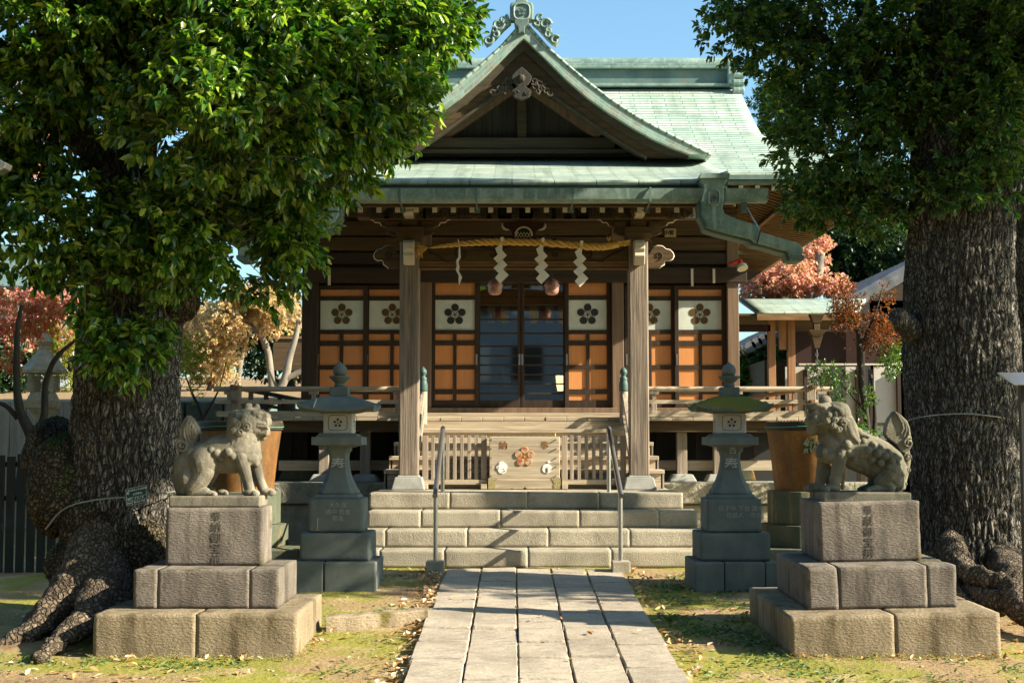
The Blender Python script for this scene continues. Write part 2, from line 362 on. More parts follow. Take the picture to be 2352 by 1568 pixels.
M_steel = flat('brushed_steel', (.55,.53,.50), rough=.28, spec=.6, metallic=.9)
M_rope = mat('straw_rope', [(.3,(.50,.28,.06)),(.7,(.78,.50,.15))], (30,30,30), rough=.85, bump=.8, bdist=.004, bscale=(120,60,60))
M_paper = flat('white_paper', (.80,.77,.71), rough=.85)
M_bell = mat('copper_bell', [(.3,(.30,.15,.12)),(.7,(.46,.25,.20))], (8,8,8), rough=.42, bump=.1, bdist=.002, spec=.5, metallic=.35)
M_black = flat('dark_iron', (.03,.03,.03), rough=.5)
M_ink = flat('black_ink', (.02,.018,.015), rough=.8)
M_greeni = flat('green_bronze', (.06,.11,.10), rough=.5)
M_rust = mat('rusted_copper_tub', [(.3,(.09,.04,.012)),(.5,(.18,.08,.02)),(.72,(.28,.13,.035))], (3,3,1.3), rough=.75, bump=.5, bdist=.004, bscale=(40,40,8), fine=(30,.25), streak=((14,14,1.0),(.10,.07,.03),.7,.48,.68))
M_verd = flat('verdigris', (.07,.10,.06), rough=.8)
M_tubst = mat('tub_plinth_stone', [(.3,(.05,.07,.05)),(.7,(.12,.125,.08))], (4,4,2), rough=.9, bump=.6, bdist=.006, bscale=60, streak=((10,10,1),(.34,.19,.05),.8,.55,.68), fine=(60,.2))
M_red = flat('red_plastic', (.62,.06,.03), rough=.45)
# ------------------------------------------------------------------ ground, path
def gz(x, y):
    if y < 14.6: z = -.044*(14.6-max(y, -8))
    else: z = 0
    return z
def lumps(x, y): return .018*mnoise.noise(Vector((x*.9, y*.9, 0))) + .008*mnoise.noise(Vector((x*4, y*4, 3)))
def axis(vals):
    out = []
    for a, b, n in vals: out += [a+(b-a)*i/n for i in range(n)]
    return out + [vals[-1][1]]
gx = axis([(-260,-40,8),(-40,-7,24),(-7,7,140),(7,40,24),(40,260,8)]); gy = axis([(-260,-20,8),(-20,5,20),(5,17,130),(17,60,30),(60,300,8)])
g = MB(); g.v = [(x, y, gz(x,y)+lumps(x,y)) for y in gy for x in gx]; n = len(gx)
g.f = [(j*n+i, j*n+i+1, (j+1)*n+i+1, (j+1)*n+i) for j in range(len(gy)-1) for i in range(n-1)]
M_soil = mat('mossy_soil', [(.28,(.13,.085,.05)),(.40,(.26,.17,.09)),(.47,(.28,.20,.085)),(.53,(.21,.195,.035)),(.78,(.27,.25,.04))], (.9,.9,.9), rough=.95, bump=.9, bdist=.02, bscale=22, fine=(60,.28), streak=((2.2,2.2,2),(.42,.30,.17),.65,.55,.66))
struct('ground', g, M_soil, smooth=True)
def path_z(y): return CAM_Z - (1.276 + (15-y)*.0337)
p = MB(); rr = random.Random(3); x0 = -.655; cw = .348
for c in range(5):
    y = 2.0 - rr.random()*.6
    pass
    while y < 14.48:
        L = rr.uniform(.5, 1.1); y2 = min(y+L, 14.5)
        if 14.5-y2 < .35: y2 = 14.5
        a = x0 + c*cw + rr.uniform(-.004,.004) + .006; b = x0+(c+1)*cw - .006 + rr.uniform(-.004,.004)
        if c == 0: a -= rr.uniform(0,.03)
        if c == 4: b += rr.uniform(0,.03)
        ym, yM = y+.015+rr.random()*.008, y2-.015; dz = rr.uniform(-.012,.010); tl = rr.uniform(-.004,.004)
        FX = [0,.02,.09,.3,.5,.7,.91,.98,1]; ly = yM-ym; FY = [0,.007/ly,.03/ly]+[.03/ly+(1-.06/ly)*q/12 for q in range(1,12)]+[1-.03/ly,1-.007/ly,1]; nx, ny = len(FX)-1, len(FY)-1; base = len(p.v)
        for j in range(ny+1):
            for i in range(nx+1):
                fx = FX[i]; fy = FY[j]; X = a+(b-a)*fx; Y = ym+(yM-ym)*fy
                edge = i in (0,nx) or j in (0,ny)
                ro = .009*mnoise.noise(Vector((X*3,Y*3,c*5))) + .003*mnoise.noise(Vector((X*11,Y*11,c)))
                z = path_z(Y)+dz+tl*(fx*2-1)+ro-(.014 if edge else 0)
                jx = (.006*mnoise.noise(Vector((c+i//nx,Y*5,9)))+.004*mnoise.noise(Vector((c+i//nx,Y*17,9)))) if (i in (0,nx)) else 0
                p.v.append((X+jx, Y, z))
        for j in range(ny):
            for i in range(nx): q = base+j*(nx+1)+i; p.f.append((q,q+1,q+nx+2,q+nx+1))
        # skirts
        ring = [base+i for i in range(nx+1)] + [base+j*(nx+1)+nx for j in range(1,ny+1)] + [base+ny*(nx+1)+i for i in range(nx-1,-1,-1)] + [base+j*(nx+1) for j in range(ny-1,0,-1)]
        bb = len(p.v)
        for q in ring: X,Y,Z = p.v[q]; p.v.append((X,Y,Z-.16))
        m_ = len(ring)
        for k in range(m_): p.f.append((ring[k], bb+k, bb+(k+1)%m_, ring[(k+1)%m_]))
        y = y2
struct('path_bed', MB().add([(x0-.02, 1.5, path_z(1.5)-.045),(x0+5*cw+.02, 1.5, path_z(1.5)-.045),(x0+5*cw+.02, 14.55, path_z(14.55)-.045),(x0-.02, 14.55, path_z(14.55)-.045)], [(0,1,2,3)]), flat('joint_dirt', (.11,.095,.05), rough=.95))
struct('stone_path', p, M_path, smooth='auto', angle=50)

# ------------------------------------------------------------------ stone staircase
X0 = .145
st = thing('stone_staircase', 'four broad granite steps with a flat landing leading up to the shrine porch', 'steps', (X0, 15.6, 0))
PLAT = .72
def blocks(y0, y1, z0, z1, xs):
    m = MB()
    for a, b in zip(xs[:-1], xs[1:]): rough_box(m, a+.001, b-.001, y0, y1, z0, z1, .03, .003, .02, .002, a*7)
    return m
lv = [(14.60, .18, [-2.0,-1.35,PX(1021,14.6),PX(1212,14.6),PX(1403,14.6),PX(1600,14.6),2.25]),
      (14.98, .36, [-1.95,PX(886,14.98),PX(1073,14.98),PX(1259,14.98),PX(1445,14.98),2.2]),
      (15.36, .54, [PX(845,15.36),PX(967,15.36),PX(1149,15.36),PX(1330,15.36),PX(1512,15.36),PX(1601,15.36)]),
      (15.74, .72, [PX(848,15.74),PX(1033,15.74),PX(1211.5,15.74),PX(1376,15.74),PX(1568,15.74)])]
for i, (y, z, xs) in enumerate(lv):
    weld(obj('step', blocks(y, y+.44, z-.176, z, xs), M_step, st, smooth='auto', angle=45))
    if i < 3: obj('step_core', MB().box(xs[0]+.02, xs[-1]-.02, y+.05, 15.8, z-.3, z-.19), M_step, st)
obj('landing', MB().box(lv[3][2][0]+.01, lv[3][2][-1]-.01, 16.19, 17.95, .3, PLAT-.004), M_step, st, bev=.01)

# ------------------------------------------------------------------ SHRINE HALL
H = thing('shrine_hall', 'wooden shrine hall with green copper gabled roof, front porch and orange panelled sliding doors', 'shrine', (X0, 19.5, .72))
YW = 19.5; YV = 18.3; YP = 16.9
def rectp(x0, x1, y0, y1, Y, d=.05, mb=None):          # box whose front face sits at Y and shows at these picture bounds
    a = pt(x0, y0, Y); b = pt(x1, y1, Y)
    return (mb or MB()).box(a[0], b[0], Y, Y+d, b[2], a[2])
# foundation with rough edge stones
f = MB(); xs = axis([(-4.3,4.6,9)])
for a, b in zip(xs[:-1], xs[1:]):
    f.box(a+.004, b-.004, 17.9, 18.4, .50, .765); f.box(a-.2, b-.21, 17.96, 18.4, -.05, .49)
obj('foundation_stone', f, M_found, H, bev=.02)
obj('foundation_core', MB().box(-4.2, 4.5, 18.4, 27, -.05, .74), M_found, H)
# base stones and tie beams under the veranda
for x in (PX(745,18.5), -1.9, 2.2, PX(1650,18.5)):
    obj('veranda_post', MB().box(x-.065, x+.065, 18.45, 18.58, .80, 1.5), M_wood, H, bev=.006)
    obj('base_stone', MB().taper(x, 18.52, .765, .86, .36, .36, .26, .26), M_gran, H, bev=.015)
for a, b in ((640,915),(1492,1790)): obj('tie_beam', rectp(a, b, 1057, 1080, 18.62, .07), M_woodx, H, bev=.004)
for a, b in ((640,905),(1500,1735)):
    pa = pt(a,1080,18.9); pb = pt(b,1106,18.9); z0 = .765; z1 = z0+.27
    obj('plaster_mound', MB().prism_y([(pa[0],z0),(pb[0],z0),(pb[0]-.03,z0+.12),(pb[0]-.10,z0+.21),(pb[0]-.22,z1),(pa[0]+.22,z1),(pa[0]+.1,z0+.21)], 18.85, 19.0), M_tubst, H, bev=.01)
obj('underfloor_void', MB().box(-3.4, 3.7, 19.6, 19.7, .7, 1.6), M_black, H)  # black sheet stands in for the dark void beneath the veranda
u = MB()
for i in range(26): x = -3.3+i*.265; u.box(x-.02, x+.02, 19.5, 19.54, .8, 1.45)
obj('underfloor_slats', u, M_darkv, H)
# veranda
v = MB(); x = -3.62; rr = random.Random(5)
while x < 3.9:
    w = .27; v.box(x+.003, min(x+w,3.92)-.003, YV-.02-rr.random()*.01, YV+1.2, 1.545, 1.591+rr.random()*.003); x += w
obj('veranda_floor', v, M_woodx, H, bev=.006)
obj('veranda_fascia', MB().box(-3.6, 3.9, YV+.04, YV+.14, 1.40, 1.543), M_mid, H, bev=.005)
for sx in (-3.55, 3.84): obj('veranda_side_beam', MB().box(sx-.06, sx+.06, YV+.16, 24, 1.38, 1.543), M_mid, H, bev=.005)
obj('veranda_side_floor', MB().box(3.1, 3.91, YV+1.2, 24, 1.55, 1.588), M_woodx, H)
obj('veranda_side_floor', MB().box(-3.61,-2.85, YV+1.2, 24, 1.55, 1.588), M_woodx, H)
# railings
def rail(xa, xb, name='railing'):
    r = obj(name, MB().tube([(xa,YV+.06,1.955),(xb,YV+.06,1.955)], .033, 12), M_woodx, H, smooth='auto')
    obj('rail_bar', MB().box(xa+.02, xb, YV+.03, YV+.09, 1.765, 1.815), M_woodx, r, bev=.004)
    obj('rail_bar', MB().box(xa+.05, xb, YV+.01, YV+.11, 1.597, 1.67), M_woodx, r, bev=.004)
    L = xb-xa; k = max(2, int(abs(L)/.95)+1)
    for i in range(k):
        x = xa+.2 + (L-.35)*i/(k-1)
        obj('rail_post', MB().box(x-.035, x+.035, YV+.028, YV+.095, 1.67, 1.765).box(x-.025, x+.025, YV+.032, YV+.088, 1.75, 1.9).box(x-.06,x+.06,YV+.02,YV+.1,1.885,1.925), M_wood, r, bev=.003)
    return r
rail(-3.85, -1.32); rail(1.63, 4.14)
for sx, s in ((-3.56,-1),(3.85,1)):                      # side runs, red-brown rail seen behind at the corner
    r = obj('side_railing', MB().tube([(sx,YV-.22,1.972),(sx,24,1.972)], .033, 12), M_postv if s<0 else M_raft, H, smooth='auto')
    obj('rail_bar', MB().box(sx-.03, sx+.03, YV-.12, 24, 1.768, 1.812), M_raft if s>0 else M_postv, r, bev=.004)
    obj('corner_post', MB().box(sx-.06, sx+.06, YV-.0, YV+.12, 1.60, 2.0), M_wood, r, bev=.006)
    for yy in (19.4, 20.6, 21.8, 23): obj('rail_post', MB().box(sx-.03, sx+.03, yy-.03, yy+.03, 1.6, 1.95), M_postv, r, bev=.003)
# wooden stairs
zs = [(17.1,.945),(17.4,1.105),(17.7,1.275),(18.0,1.438)]; prev = .72
for i, (y, z) in enumerate(zs):
    hw = 1.68-.035*i
    s_ = obj('stair', MB().box(X0-hw, X0+hw, y-.01, y+.36, z-.05, z), M_woodx, H, bev=.006)
    obj('riser', MB().box(X0-hw+.02, X0+hw-.02, y+.02, y+.06, prev, z-.05), M_woodx, s_)
    for q_ in (X0-hw+.001, X0+hw-.04): obj('side_board', MB().box(q_, q_+.039, y+.02, 18.4, prev-.02, z-.05), M_wood, s_)
    prev = z
obj('riser', MB().box(X0-1.5, X0+1.5, 18.27, 18.3, prev, 1.54), M_woodx, H)
# newel posts with onion finials
for s in (-1, 1):
    x = X0 + s*1.285
    nw = obj('newel_post', MB().lathe([(.055,0),(.055,.42)], (x, 18.22, 1.5), 16), M_wood, H, smooth='auto')
    obj('finial', MB().lathe([(.058,0),(.062,.02),(.058,.05),(.062,.07),(.052,.12),(.045,.15),(.052,.17),(.03,.19),(.028,.2),(.045,.225),(.05,.25),(.038,.28),(.008,.31),(.002,.32)], (x,18.22,1.92), 18), M_greeni, nw, smooth=True)
    for dz in (0, -.27): obj('stair_rail', MB().bar((x, 18.15, 1.86+dz), (x+s*.02, 17.05, 1.15+dz), .05, .06), M_wood, nw, bev=.005)
# porch pillars
def pill(xc):
    q = obj('pillar', MB().box(xc-.115, xc+.115, YP-.115, YP+.115, .88, 3.72), M_woodp, H, bev=.016)
    obj('pillar_base', MB().taper(xc, YP, .72, .865, .39, .39, .315, .315).taper(xc,YP,.865,.885,.27,.27,.25,.25), M_gran, q, bev=.01)
    return q
PXL, PXR = PX(940,YP), PX(1467,YP)
pill(PXL); pill(PXR)
# rainbow beam with mouldings
bz0, bz1 = PZ(622,YP), PZ(566,YP)
b = MB().box(PXL+.115, PXR-.115, YP-.07, YP+.07, bz0+.02, bz1)
bm_ = obj('rainbow_beam', b, M_mid, H, bev=.01)
m2 = MB()
for dz, hh in ((.0,.025),(.045,.02),(.075,.03)):
    m2.box(PXL+.118, PXR-.118, YP-.085+dz*.1, YP-.07, bz0+dz, bz0+dz+hh)
obj('beam_moulding', m2, M_raft, bm_)
def spiral(cx, cz, r, turns, y, s=1, w=.012, a0=0, tail=None):
    P = []
    for i in range(40):
        t = i/39; a = a0 + s*turns*2*PI*t; q = r*(1-.82*t); P.append((cx+q*math.cos(a), y, cz+q*math.sin(a)))
    if tail: P = [(x, y, z) for x, z in tail] + P
    return P, [w*(1-.6*i/(len(P)-1)) for i in range(len(P))]
sc = MB()
for s in (-1, 1):
    cx = X0 + s*(PX(1467,YP)-X0-.62)
    sc = MB()
    P, rd = spiral(cx, bz0+.2, .085, 1.4, YP-.073, s=-s, a0=PI/2, w=.016, tail=[(cx-s*.55,bz0+.28),(cx-s*.45,bz0+.235),(cx-s*.32,bz0+.24),(cx-s*.2,bz0+.275),(cx-s*.08,bz0+.29)])
    sc.tube(P, rd, 8)
    P, rd = spiral(cx-s*.36, bz0+.19, .05, 1.1, YP-.073, s=s, a0=PI/2, w=.012); sc.tube(P, rd, 8)
    sc.tube([(cx+s*.05,YP-.073,bz0+.11),(cx+s*.2,YP-.073,bz0+.10),(cx+s*.28,YP-.073,bz0+.17),(cx+s*.36,YP-.073,bz0+.20),(cx+s*.46,YP-.073,bz0+.26)], [.005,.012,.014,.012,.005], 8)
    obj('beam_carving', sc, M_dark, bm_, smooth=True)
# nosings, brackets on each pillar
def scallop(pts): return pts
for s, xc in ((-1, PXL), (1, PXR)):
    def X(u): return xc + s*u
    k = 1/194.0
    out = [(0,-.13),(.0,.02),(.10,.13),(.16,.14),(.22,.135),(.27,.10),(.33,.09),(.37,.055),(.385,.02),(.365,-.015),(.33,-.03),(.27,-.025),(.245,-.045),(.24,-.08),(.20,-.10),(.17,-.125),(.13,-.13)]
    zc = PZ(592,YP)
    n1 = obj('carved_nosing', MB().prism_y([(X(.115+a*.82), zc+b) for a,b in out], YP-.045, YP+.045), M_mid, H, bev=.004)
    edge = [(X(.115+a*.82), YP-.0, zc+b) for a,b in out[2:-1]]
    obj('pale_edge', MB().tube(edge, .013, 8), M_tip, n1, smooth=True)
    P, rd = spiral(X(.25), zc+.02, .05, 1.3, YP-.05, s=s, a0=-PI/2, w=.009); obj('scroll', MB().tube(P, rd, 6), M_dark, n1, smooth=True)
    # front nosing
    zt, zb = PZ(556,YP), PZ(613,YP)
    fr = [(-.115,zt),(-.30,zt-.01),(-.36,zt-.05),(-.37,zt-.12),(-.345,zt-.16),(-.36,zt-.20),(-.335,zb+.05),(-.30,zb),(-.22,zb),(-.115,zb+.05)]
    obj('front_nosing', MB().prism_x([(YP+a+.06, z) for a,z in fr], xc-.062, xc+.062), M_tip, H, bev=.008)
    # bearing block and bracket arms
    obj('bearing_block', MB().taper(xc, YP, PZ(560,YP), PZ(538,YP), .22, .22, .34, .34).box(xc-.17,xc+.17,YP-.17,YP+.17,PZ(538,YP),PZ(525,YP)), M_mid, H, bev=.006)
    obj('bearing_block', MB().box(xc-.09,xc+.09,YP-.09,YP+.09,PZ(525,YP),PZ(500,YP)).taper(xc,YP-.1,PZ(505,YP),PZ(488,YP),.15,.22,.22,.3), M_mid, H, bev=.006)
    obj('front_nosing', MB().prism_x([(YP-.1,PZ(478,YP)),(YP-.36,PZ(479,YP)),(YP-.41,PZ(486,YP)),(YP-.38,PZ(492,YP)),(YP-.40,PZ(498,YP)),(YP-.36,PZ(506,YP)),(YP-.1,PZ(506,YP))], xc-.055, xc+.055), M_tip, H, bev=.006)
    for t in (-1, 1):
        arm = [(.17,PZ(560,YP)),(.12,PZ(545,YP)),(.24,PZ(540,YP)),(.29,PZ(534,YP)),(.28,PZ(524,YP)),(.34,PZ(519,YP)),(.36,PZ(512,YP)),(.42,PZ(511,YP)),(.44,PZ(506,YP)),(.47,PZ(505,YP)),(.46,PZ(501,YP)),(.10,PZ(501,YP)),(.06,PZ(530,YP))]
        a_ = obj('bracket_arm', MB().prism_y([(xc+t*a, z) for a,z in arm], YP-.05, YP+.05), M_mid, H, bev=.003)
        obj('pale_edge', MB().tube([(xc+t*a, YP-.03, z) for a,z in arm[5:11]], .012, 8), M_tip, a_, smooth=True)
        obj('small_block', MB().taper(xc+t*.21, YP, PZ(532,YP), PZ(524,YP), .10,.14,.15,.16).box(xc+t*.21-.075,xc+t*.21+.075,YP-.08,YP+.08,PZ(524,YP),PZ(511,YP)), M_mid, a_, bev=.004)
# eave purlin, frog-leg strut
EX0, EX1 = PX(800,15.6), PX(1640,15.6)
obj('eave_purlin', MB().box(EX0-.05, EX1+.15, YP-.09, YP+.09, PZ(505,YP), PZ(478,YP)), M_mid, H, bev=.008)
obj('purlin_edge', MB().box(EX0-.05, EX1+.15, YP-.10, YP-.088, PZ(505,YP)-.01, PZ(501,YP)), M_raft, H)
def pz(x, y): q = pt(x, y, YP); return (q[0], q[2])
half = [(0,506),(12,505),(18,509),(30,509),(36,512),(44,512),(49,517),(48,524),(42,528),(33,529),(28,535),(26,545),(30,556),(0,556)]
pol = [pz(1203+a,b) for a,b in half] + [pz(1203-a,b) for a,b in half[::-1][1:-1]]
M_maroon = flat('maroon_carving', (.045,.016,.010), rough=.7)
hole = [pz(1203+18.5*math.cos(t), 541-17*math.sin(t)*1.05) for t in [PI*i/16*1.25-PI*.125 for i in range(17)]]
fs = obj('frog_leg_strut', MB().prism_y(pol, YP-.06, YP+.06), M_maroon, H, bev=.004)
obj('strut_opening', MB().prism_y(hole, YP-.066, YP-.058), flat('opening_dark',(.012,.02,.02)), fs)
lt = MB(); 
for i in range(5):
    a = pz(1190+i*7, 535); lt.bar((a[0],YP-.07,a[1]),(a[0]-.04,YP-.07,a[1]-.07),.006,.003, up=(0,1,0)); lt.bar((a[0]-.04,YP-.07,a[1]),(a[0],YP-.07,a[1]-.07),.006,.003, up=(0,1,0))
obj('strut_lattice', lt, M_white, fs)
obj('pale_edge', MB().tube([(q[0],YP-.066,q[1]) for q in hole[1:16]], .011, 8), M_tip, fs, smooth=True)
for s in (-1,1):
    e = [pz(1203+s*a,b) for a,b in ((49,514),(49,520),(46,526),(40,529),(33,530))]
    obj('pale_edge', MB().tube([(q[0],YP-.06,q[1]) for q in e], [.006,.014,.016,.013,.006], 8), M_tip, fs, smooth=True)
    c = pz(1203+s*56, 549); ring = [(c[0]+.06*math.cos(t), YP-.03, c[1]+.04*math.sin(t)) for t in [PI*i/10 for i in range(11)]]
    obj('leg_scroll', MB().tube(ring, .012, 8).tube([(ring[0 if s>0 else -1][0],YP-.03,ring[0][2]),(ring[0 if s>0 else -1][0]+s*.12,YP-.03,PZ(562,YP))],[.012,.006],8), M_dark, fs, smooth=True)
# rafters of the porch, eave board
for i in range(23):
    x = EX0+.10 + i*.2075
    if x > EX1+.2: break
    rf = obj('rafter', MB().bar((x,15.72,PZ(483,15.72)),(x,18.0,PZ(483,15.72)+.52),.052,.06), M_mid, H)
    obj('rafter_tip', MB().box(x-.027,x+.027,15.705,15.722,PZ(488,15.72),PZ(477,15.72)), M_white, rf)
zE = PZ(474,15.6)
obj('eave_soffit', MB().add([(EX0-.05,15.5,zE+.0),(EX1+.25,15.5,zE+.0),(EX1+.25,18.0,zE+.62),(EX0-.05,18.0,zE+.62),(EX0-.05,15.5,zE+.02),(EX1+.25,15.5,zE+.02),(EX1+.25,18.0,zE+.65),(EX0-.05,18.0,zE+.65)],
    [(0,3,2,1),(4,5,6,7),(0,1,5,4),(1,2,6,5),(2,3,7,6),(3,0,4,7)]), M_mid, H)
obj('eave_board', rectp(795, 1690, 458, 475, 15.55, .05), M_mid, H, bev=.004)
# placards between the rafters
pl = [(872,'荒井'),(905,'清水'),(963,'元'),(995,'尾形'),(1040,'田'),(1068,'中'),(1112,'山'),(1140,'小川'),(1160,'菊'),(1187,'三小深'),(1208,'深'),(1232,'岡'),(1262,'石'),(1290,'杉津'),(1318,'栄造'),(1338,'楽'),(1362,'田川'),(1398,'宮'),(1440,'玉'),(1548,'井'),(1585,'林')]
for xx, t in pl:
    a = pt(xx, 491, YP-.1)
    w = .04+.04*len(t)
    q = obj('name_slip', MB().box(a[0]-w, a[0]+w, YP-.106, YP-.094, a[2]-.06, a[2]+.06), M_gab, H)
    obj('slip_lettering', text_mb(t, .105, (a[0], YP-.108, a[2]), .001, bold=.002), M_ink, q)

M_brassy = flat('gold_brocade', (.40,.34,.14), rough=.6)
# ---- body of the hall: posts, beams above the doors
BX0, BX1 = PX(695,YW), PX(1700,YW)
for x0_, x1_, m_ in ((695,727,M_darkv),(962,990,M_postv),(1405,1434,M_postv),(1669,1700,M_postv)):
    obj('wall_post', rectp(x0_, x1_, 520, 966, YW-.12, .2), m_, H, bev=.008)
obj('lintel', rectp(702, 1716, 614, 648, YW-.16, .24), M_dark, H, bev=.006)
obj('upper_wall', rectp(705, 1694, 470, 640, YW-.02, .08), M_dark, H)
for y0_, y1_ in ((478,498),(508,540),(544,575),(580,607)):
    obj('wall_beam', rectp(704, 1695, y0_, y1_, YW-.10, .12), M_mid if y0_<560 else M_dark, H, bev=.01)
obj('floor_beam', rectp(700, 1700, 936, 949, YW-.14, .16), M_postv, H, bev=.005)
obj('sill', rectp(950, 1448, 948, 966, YV+.35, .16), M_woodx, H, bev=.005)
obj('side_wall', MB().box(BX1-.12, BX1, YW, 26, .8, 4.9).box(BX0, BX0+.12, YW, 26, .8, 4.9).box(BX0, BX1, 25.9, 26, .8, 4.9), M_dark, H)
obj('ceiling', MB().box(BX0, BX1, YW, 26, 4.6, 4.65), M_mid, H)
obj('inner_floor', MB().box(BX0, BX1, YW+.1, 26, 1.5, 1.6), M_mid, H)
for i, zz in enumerate((3.55,3.40,3.25,3.08)): obj('inner_beam', MB().box(BX0+.2,BX1-.2, 21.2+i*.5, 21.3+i*.5, zz-.05+i*.12, zz+i*.12), M_raft if i%2 else M_mid, H)
M_crest2 = flat('crest_warm_glass', (.12,.07,.03), rough=.2, spec=.6)
obj('inner_transom', rectp(1095, 1302, 640, 652, 19.95, .03), M_brassy, H)
for y0_, y1_ in ((655,664),(667,680),(683,697)): obj('inner_slat', rectp(1095, 1302, y0_, y1_, 20.0, .03), M_orange, H)
for xx in (1128, 1160, 1225, 1262, 1290): obj('inner_hanging', rectp(xx-9, xx+9, 702, 742, 20.6, .02), M_brassy, H)
# doors
def door(x0_, x1_, top, orange, kind, Y, crest=True):
    a = pt(x0_, top, Y); b = pt(x1_, 936, Y); fw = .055
    fr = MB().box(a[0], a[0]+fw, Y, Y+.04, b[2], a[2]).box(b[0]-fw, b[0], Y, Y+.04, b[2], a[2]).box(a[0]+fw, b[0]-fw, Y, Y+.04, a[2]-.06, a[2]).box(a[0]+fw, b[0]-fw, Y, Y+.04, b[2], PZ(919,Y))
    d = obj('sliding_door', fr, M_darkv, H, bev=.003)
    xi0, xi1 = a[0]+fw, b[0]-fw
    if kind == 'glass':
        gl = obj('door_glass', MB().box(xi0, xi1, Y+.018, Y+.024, PZ(919,Y), a[2]-.06), M_glass, d)
        s_ = MB()
        for yy in (700,733,765,795,817,838,860,881,903): s_.box(xi0, xi1, Y+.005, Y+.03, PZ(yy+1.8,Y), PZ(yy-1.8,Y))
        obj('glazing_bars', s_, M_dark, d)
    else:
        rails = orange
        s_ = MB()
        obj('rail', MB().box(xi0, xi1, Y+.003, Y+.037, PZ(rails[0][1],Y), PZ(rails[0][0],Y)), M_darkv, d)
        for (y0_, y1_) in rails[1:]: s_.box(xi0, xi1, Y+.003, Y+.037, PZ(y1_,Y), PZ(y0_,Y))
        xm = (xi0+xi1)/2
        s_.box(xm-.024, xm+.024, Y+.004, Y+.036, PZ(919,Y), PZ(764,Y))
        obj('rail_grid', s_, M_darkv, d, bev=.002)
        obj('infill_board', MB().box(xi0, xi1, Y+.02, Y+.028, PZ(919,Y), PZ(764,Y)), M_orange, d); obj('top_board', MB().box(xi0, xi1, Y+.02, Y+.028, PZ(rails[0][0],Y), a[2]-.05), M_orange, d)
        fg = obj('frosted_pane', MB().box(xi0, xi1, Y+.02, Y+.026, PZ(758,Y), PZ(688,Y)), M_frost, d)
        if crest:
            cm = MB(); ume(cm, (xi0+xi1)/2, Y+.014, PZ(722,Y), .155, .005, style=1); obj('plum_crest', cm, M_crest if top < 650 else M_crest2, d)
    hx = b[0]-.028 if (x0_ in (1000-9,1098-4)) else a[0]+.028
    obj('finger_pull', MB().box(hx-.012, hx+.012, Y-.004, Y+.002, PZ(838,Y), PZ(813,Y)), M_steel, d)
    return d
M_glass = bpy.data.materials.new('door_glass'); M_glass.use_nodes = True
nt = M_glass.node_tree; nt.nodes.clear(); o_ = nt.nodes.new('ShaderNodeOutputMaterial'); mx = nt.nodes.new('ShaderNodeMixShader'); t_ = nt.nodes.new('ShaderNodeBsdfTransparent'); g_ = nt.nodes.new('ShaderNodeBsdfGlossy')
g_.inputs['Roughness'].default_value = .03; t_.inputs[0].default_value = (.8,.85,.85,1); mx.inputs[0].default_value = .24
nt.links.new(t_.outputs[0], mx.inputs[1]); nt.links.new(g_.outputs[0], mx.inputs[2]); nt.links.new(mx.outputs[0], o_.inputs[0])
side_r = [(680,690),(757,767),(782,794),(838,848.5),(893,905)]; ctr_r = [(678,688.5),(757.5,767),(781.5,793),(838,848),(893.5,905)]
for a_, b_ in ((727,842),(839,962)): door(a_, b_, 655, side_r, 'o', YW-.02 if a_==727 else YW+.03)
for a_, b_ in ((1434,1552),(1549,1669)): door(a_, b_, 655, side_r, 'o', YW+.03 if a_==1434 else YW-.02)
door(991, 1099, 632, ctr_r, 'o', YW-.06); door(1297, 1404, 632, ctr_r, 'o', YW-.06)
door(1094, 1198, 632, None, 'glass', YW-.015); door(1195, 1303, 632, None, 'glass', YW-.015)
# little white tags under the lintel, brush-written board
for xx, (ya, yb) in ((756,(617,655)),(1590,(617,657)),(1640,(617,650))):
    obj('white_tag', rectp(xx-3, xx+3, ya, yb, YW-.175, .01), M_white, H)
q = obj('lettered_plaque', rectp(1527, 1553, 525, 544, YW-.13, .02), flat('yellowed_board',(.40,.30,.16)), H)
obj('plaque_lettering', text_mb('小宮', .07, (PX(1540,YW-.13), YW-.135, PZ(535,YW-.13)), .001, bold=.002), M_ink, q)
# small lit lamp inside on the right, altar things
lm = thing('floor_lantern', 'small lit yellow paper lantern glowing behind the glass door', 'lantern', (PX(1290,20.3), 20.3, 1.6))
M_lit = flat('lit_paper', (.95,.62,.22), emit=2.2)
cx_, cy_ = PX(1291,20.3), 20.3
obj('paper_shade', MB().taper(cx_, cy_, 2.0, 2.22, .12,.12,.2,.2), M_lit, lm); lf = MB()
for dx in (-1,1):
    for dy in (-1,1): lf.bar((cx_+dx*.05,cy_+dy*.05,1.6),(cx_+dx*.102,cy_+dy*.102,2.24),.012,.012)
obj('frame', lf, M_black, lm)
al = thing('altar_table', 'dim altar table with pale vase behind the glass doors', 'altar', (X0, 23, 1.6))
obj('tabletop', MB().box(X0-.9, X0+.9, 22.8, 23.4, 2.1, 2.15), M_dark, al); obj('stand', MB().box(X0-.8,X0+.8,22.9,23.3,1.6,2.1), M_mid, al)
obj('vase', MB().lathe([(.05,0),(.09,.1),(.06,.22),(.08,.3)], (X0-.25,23.0,2.15), 16), M_frost, al, smooth=True)

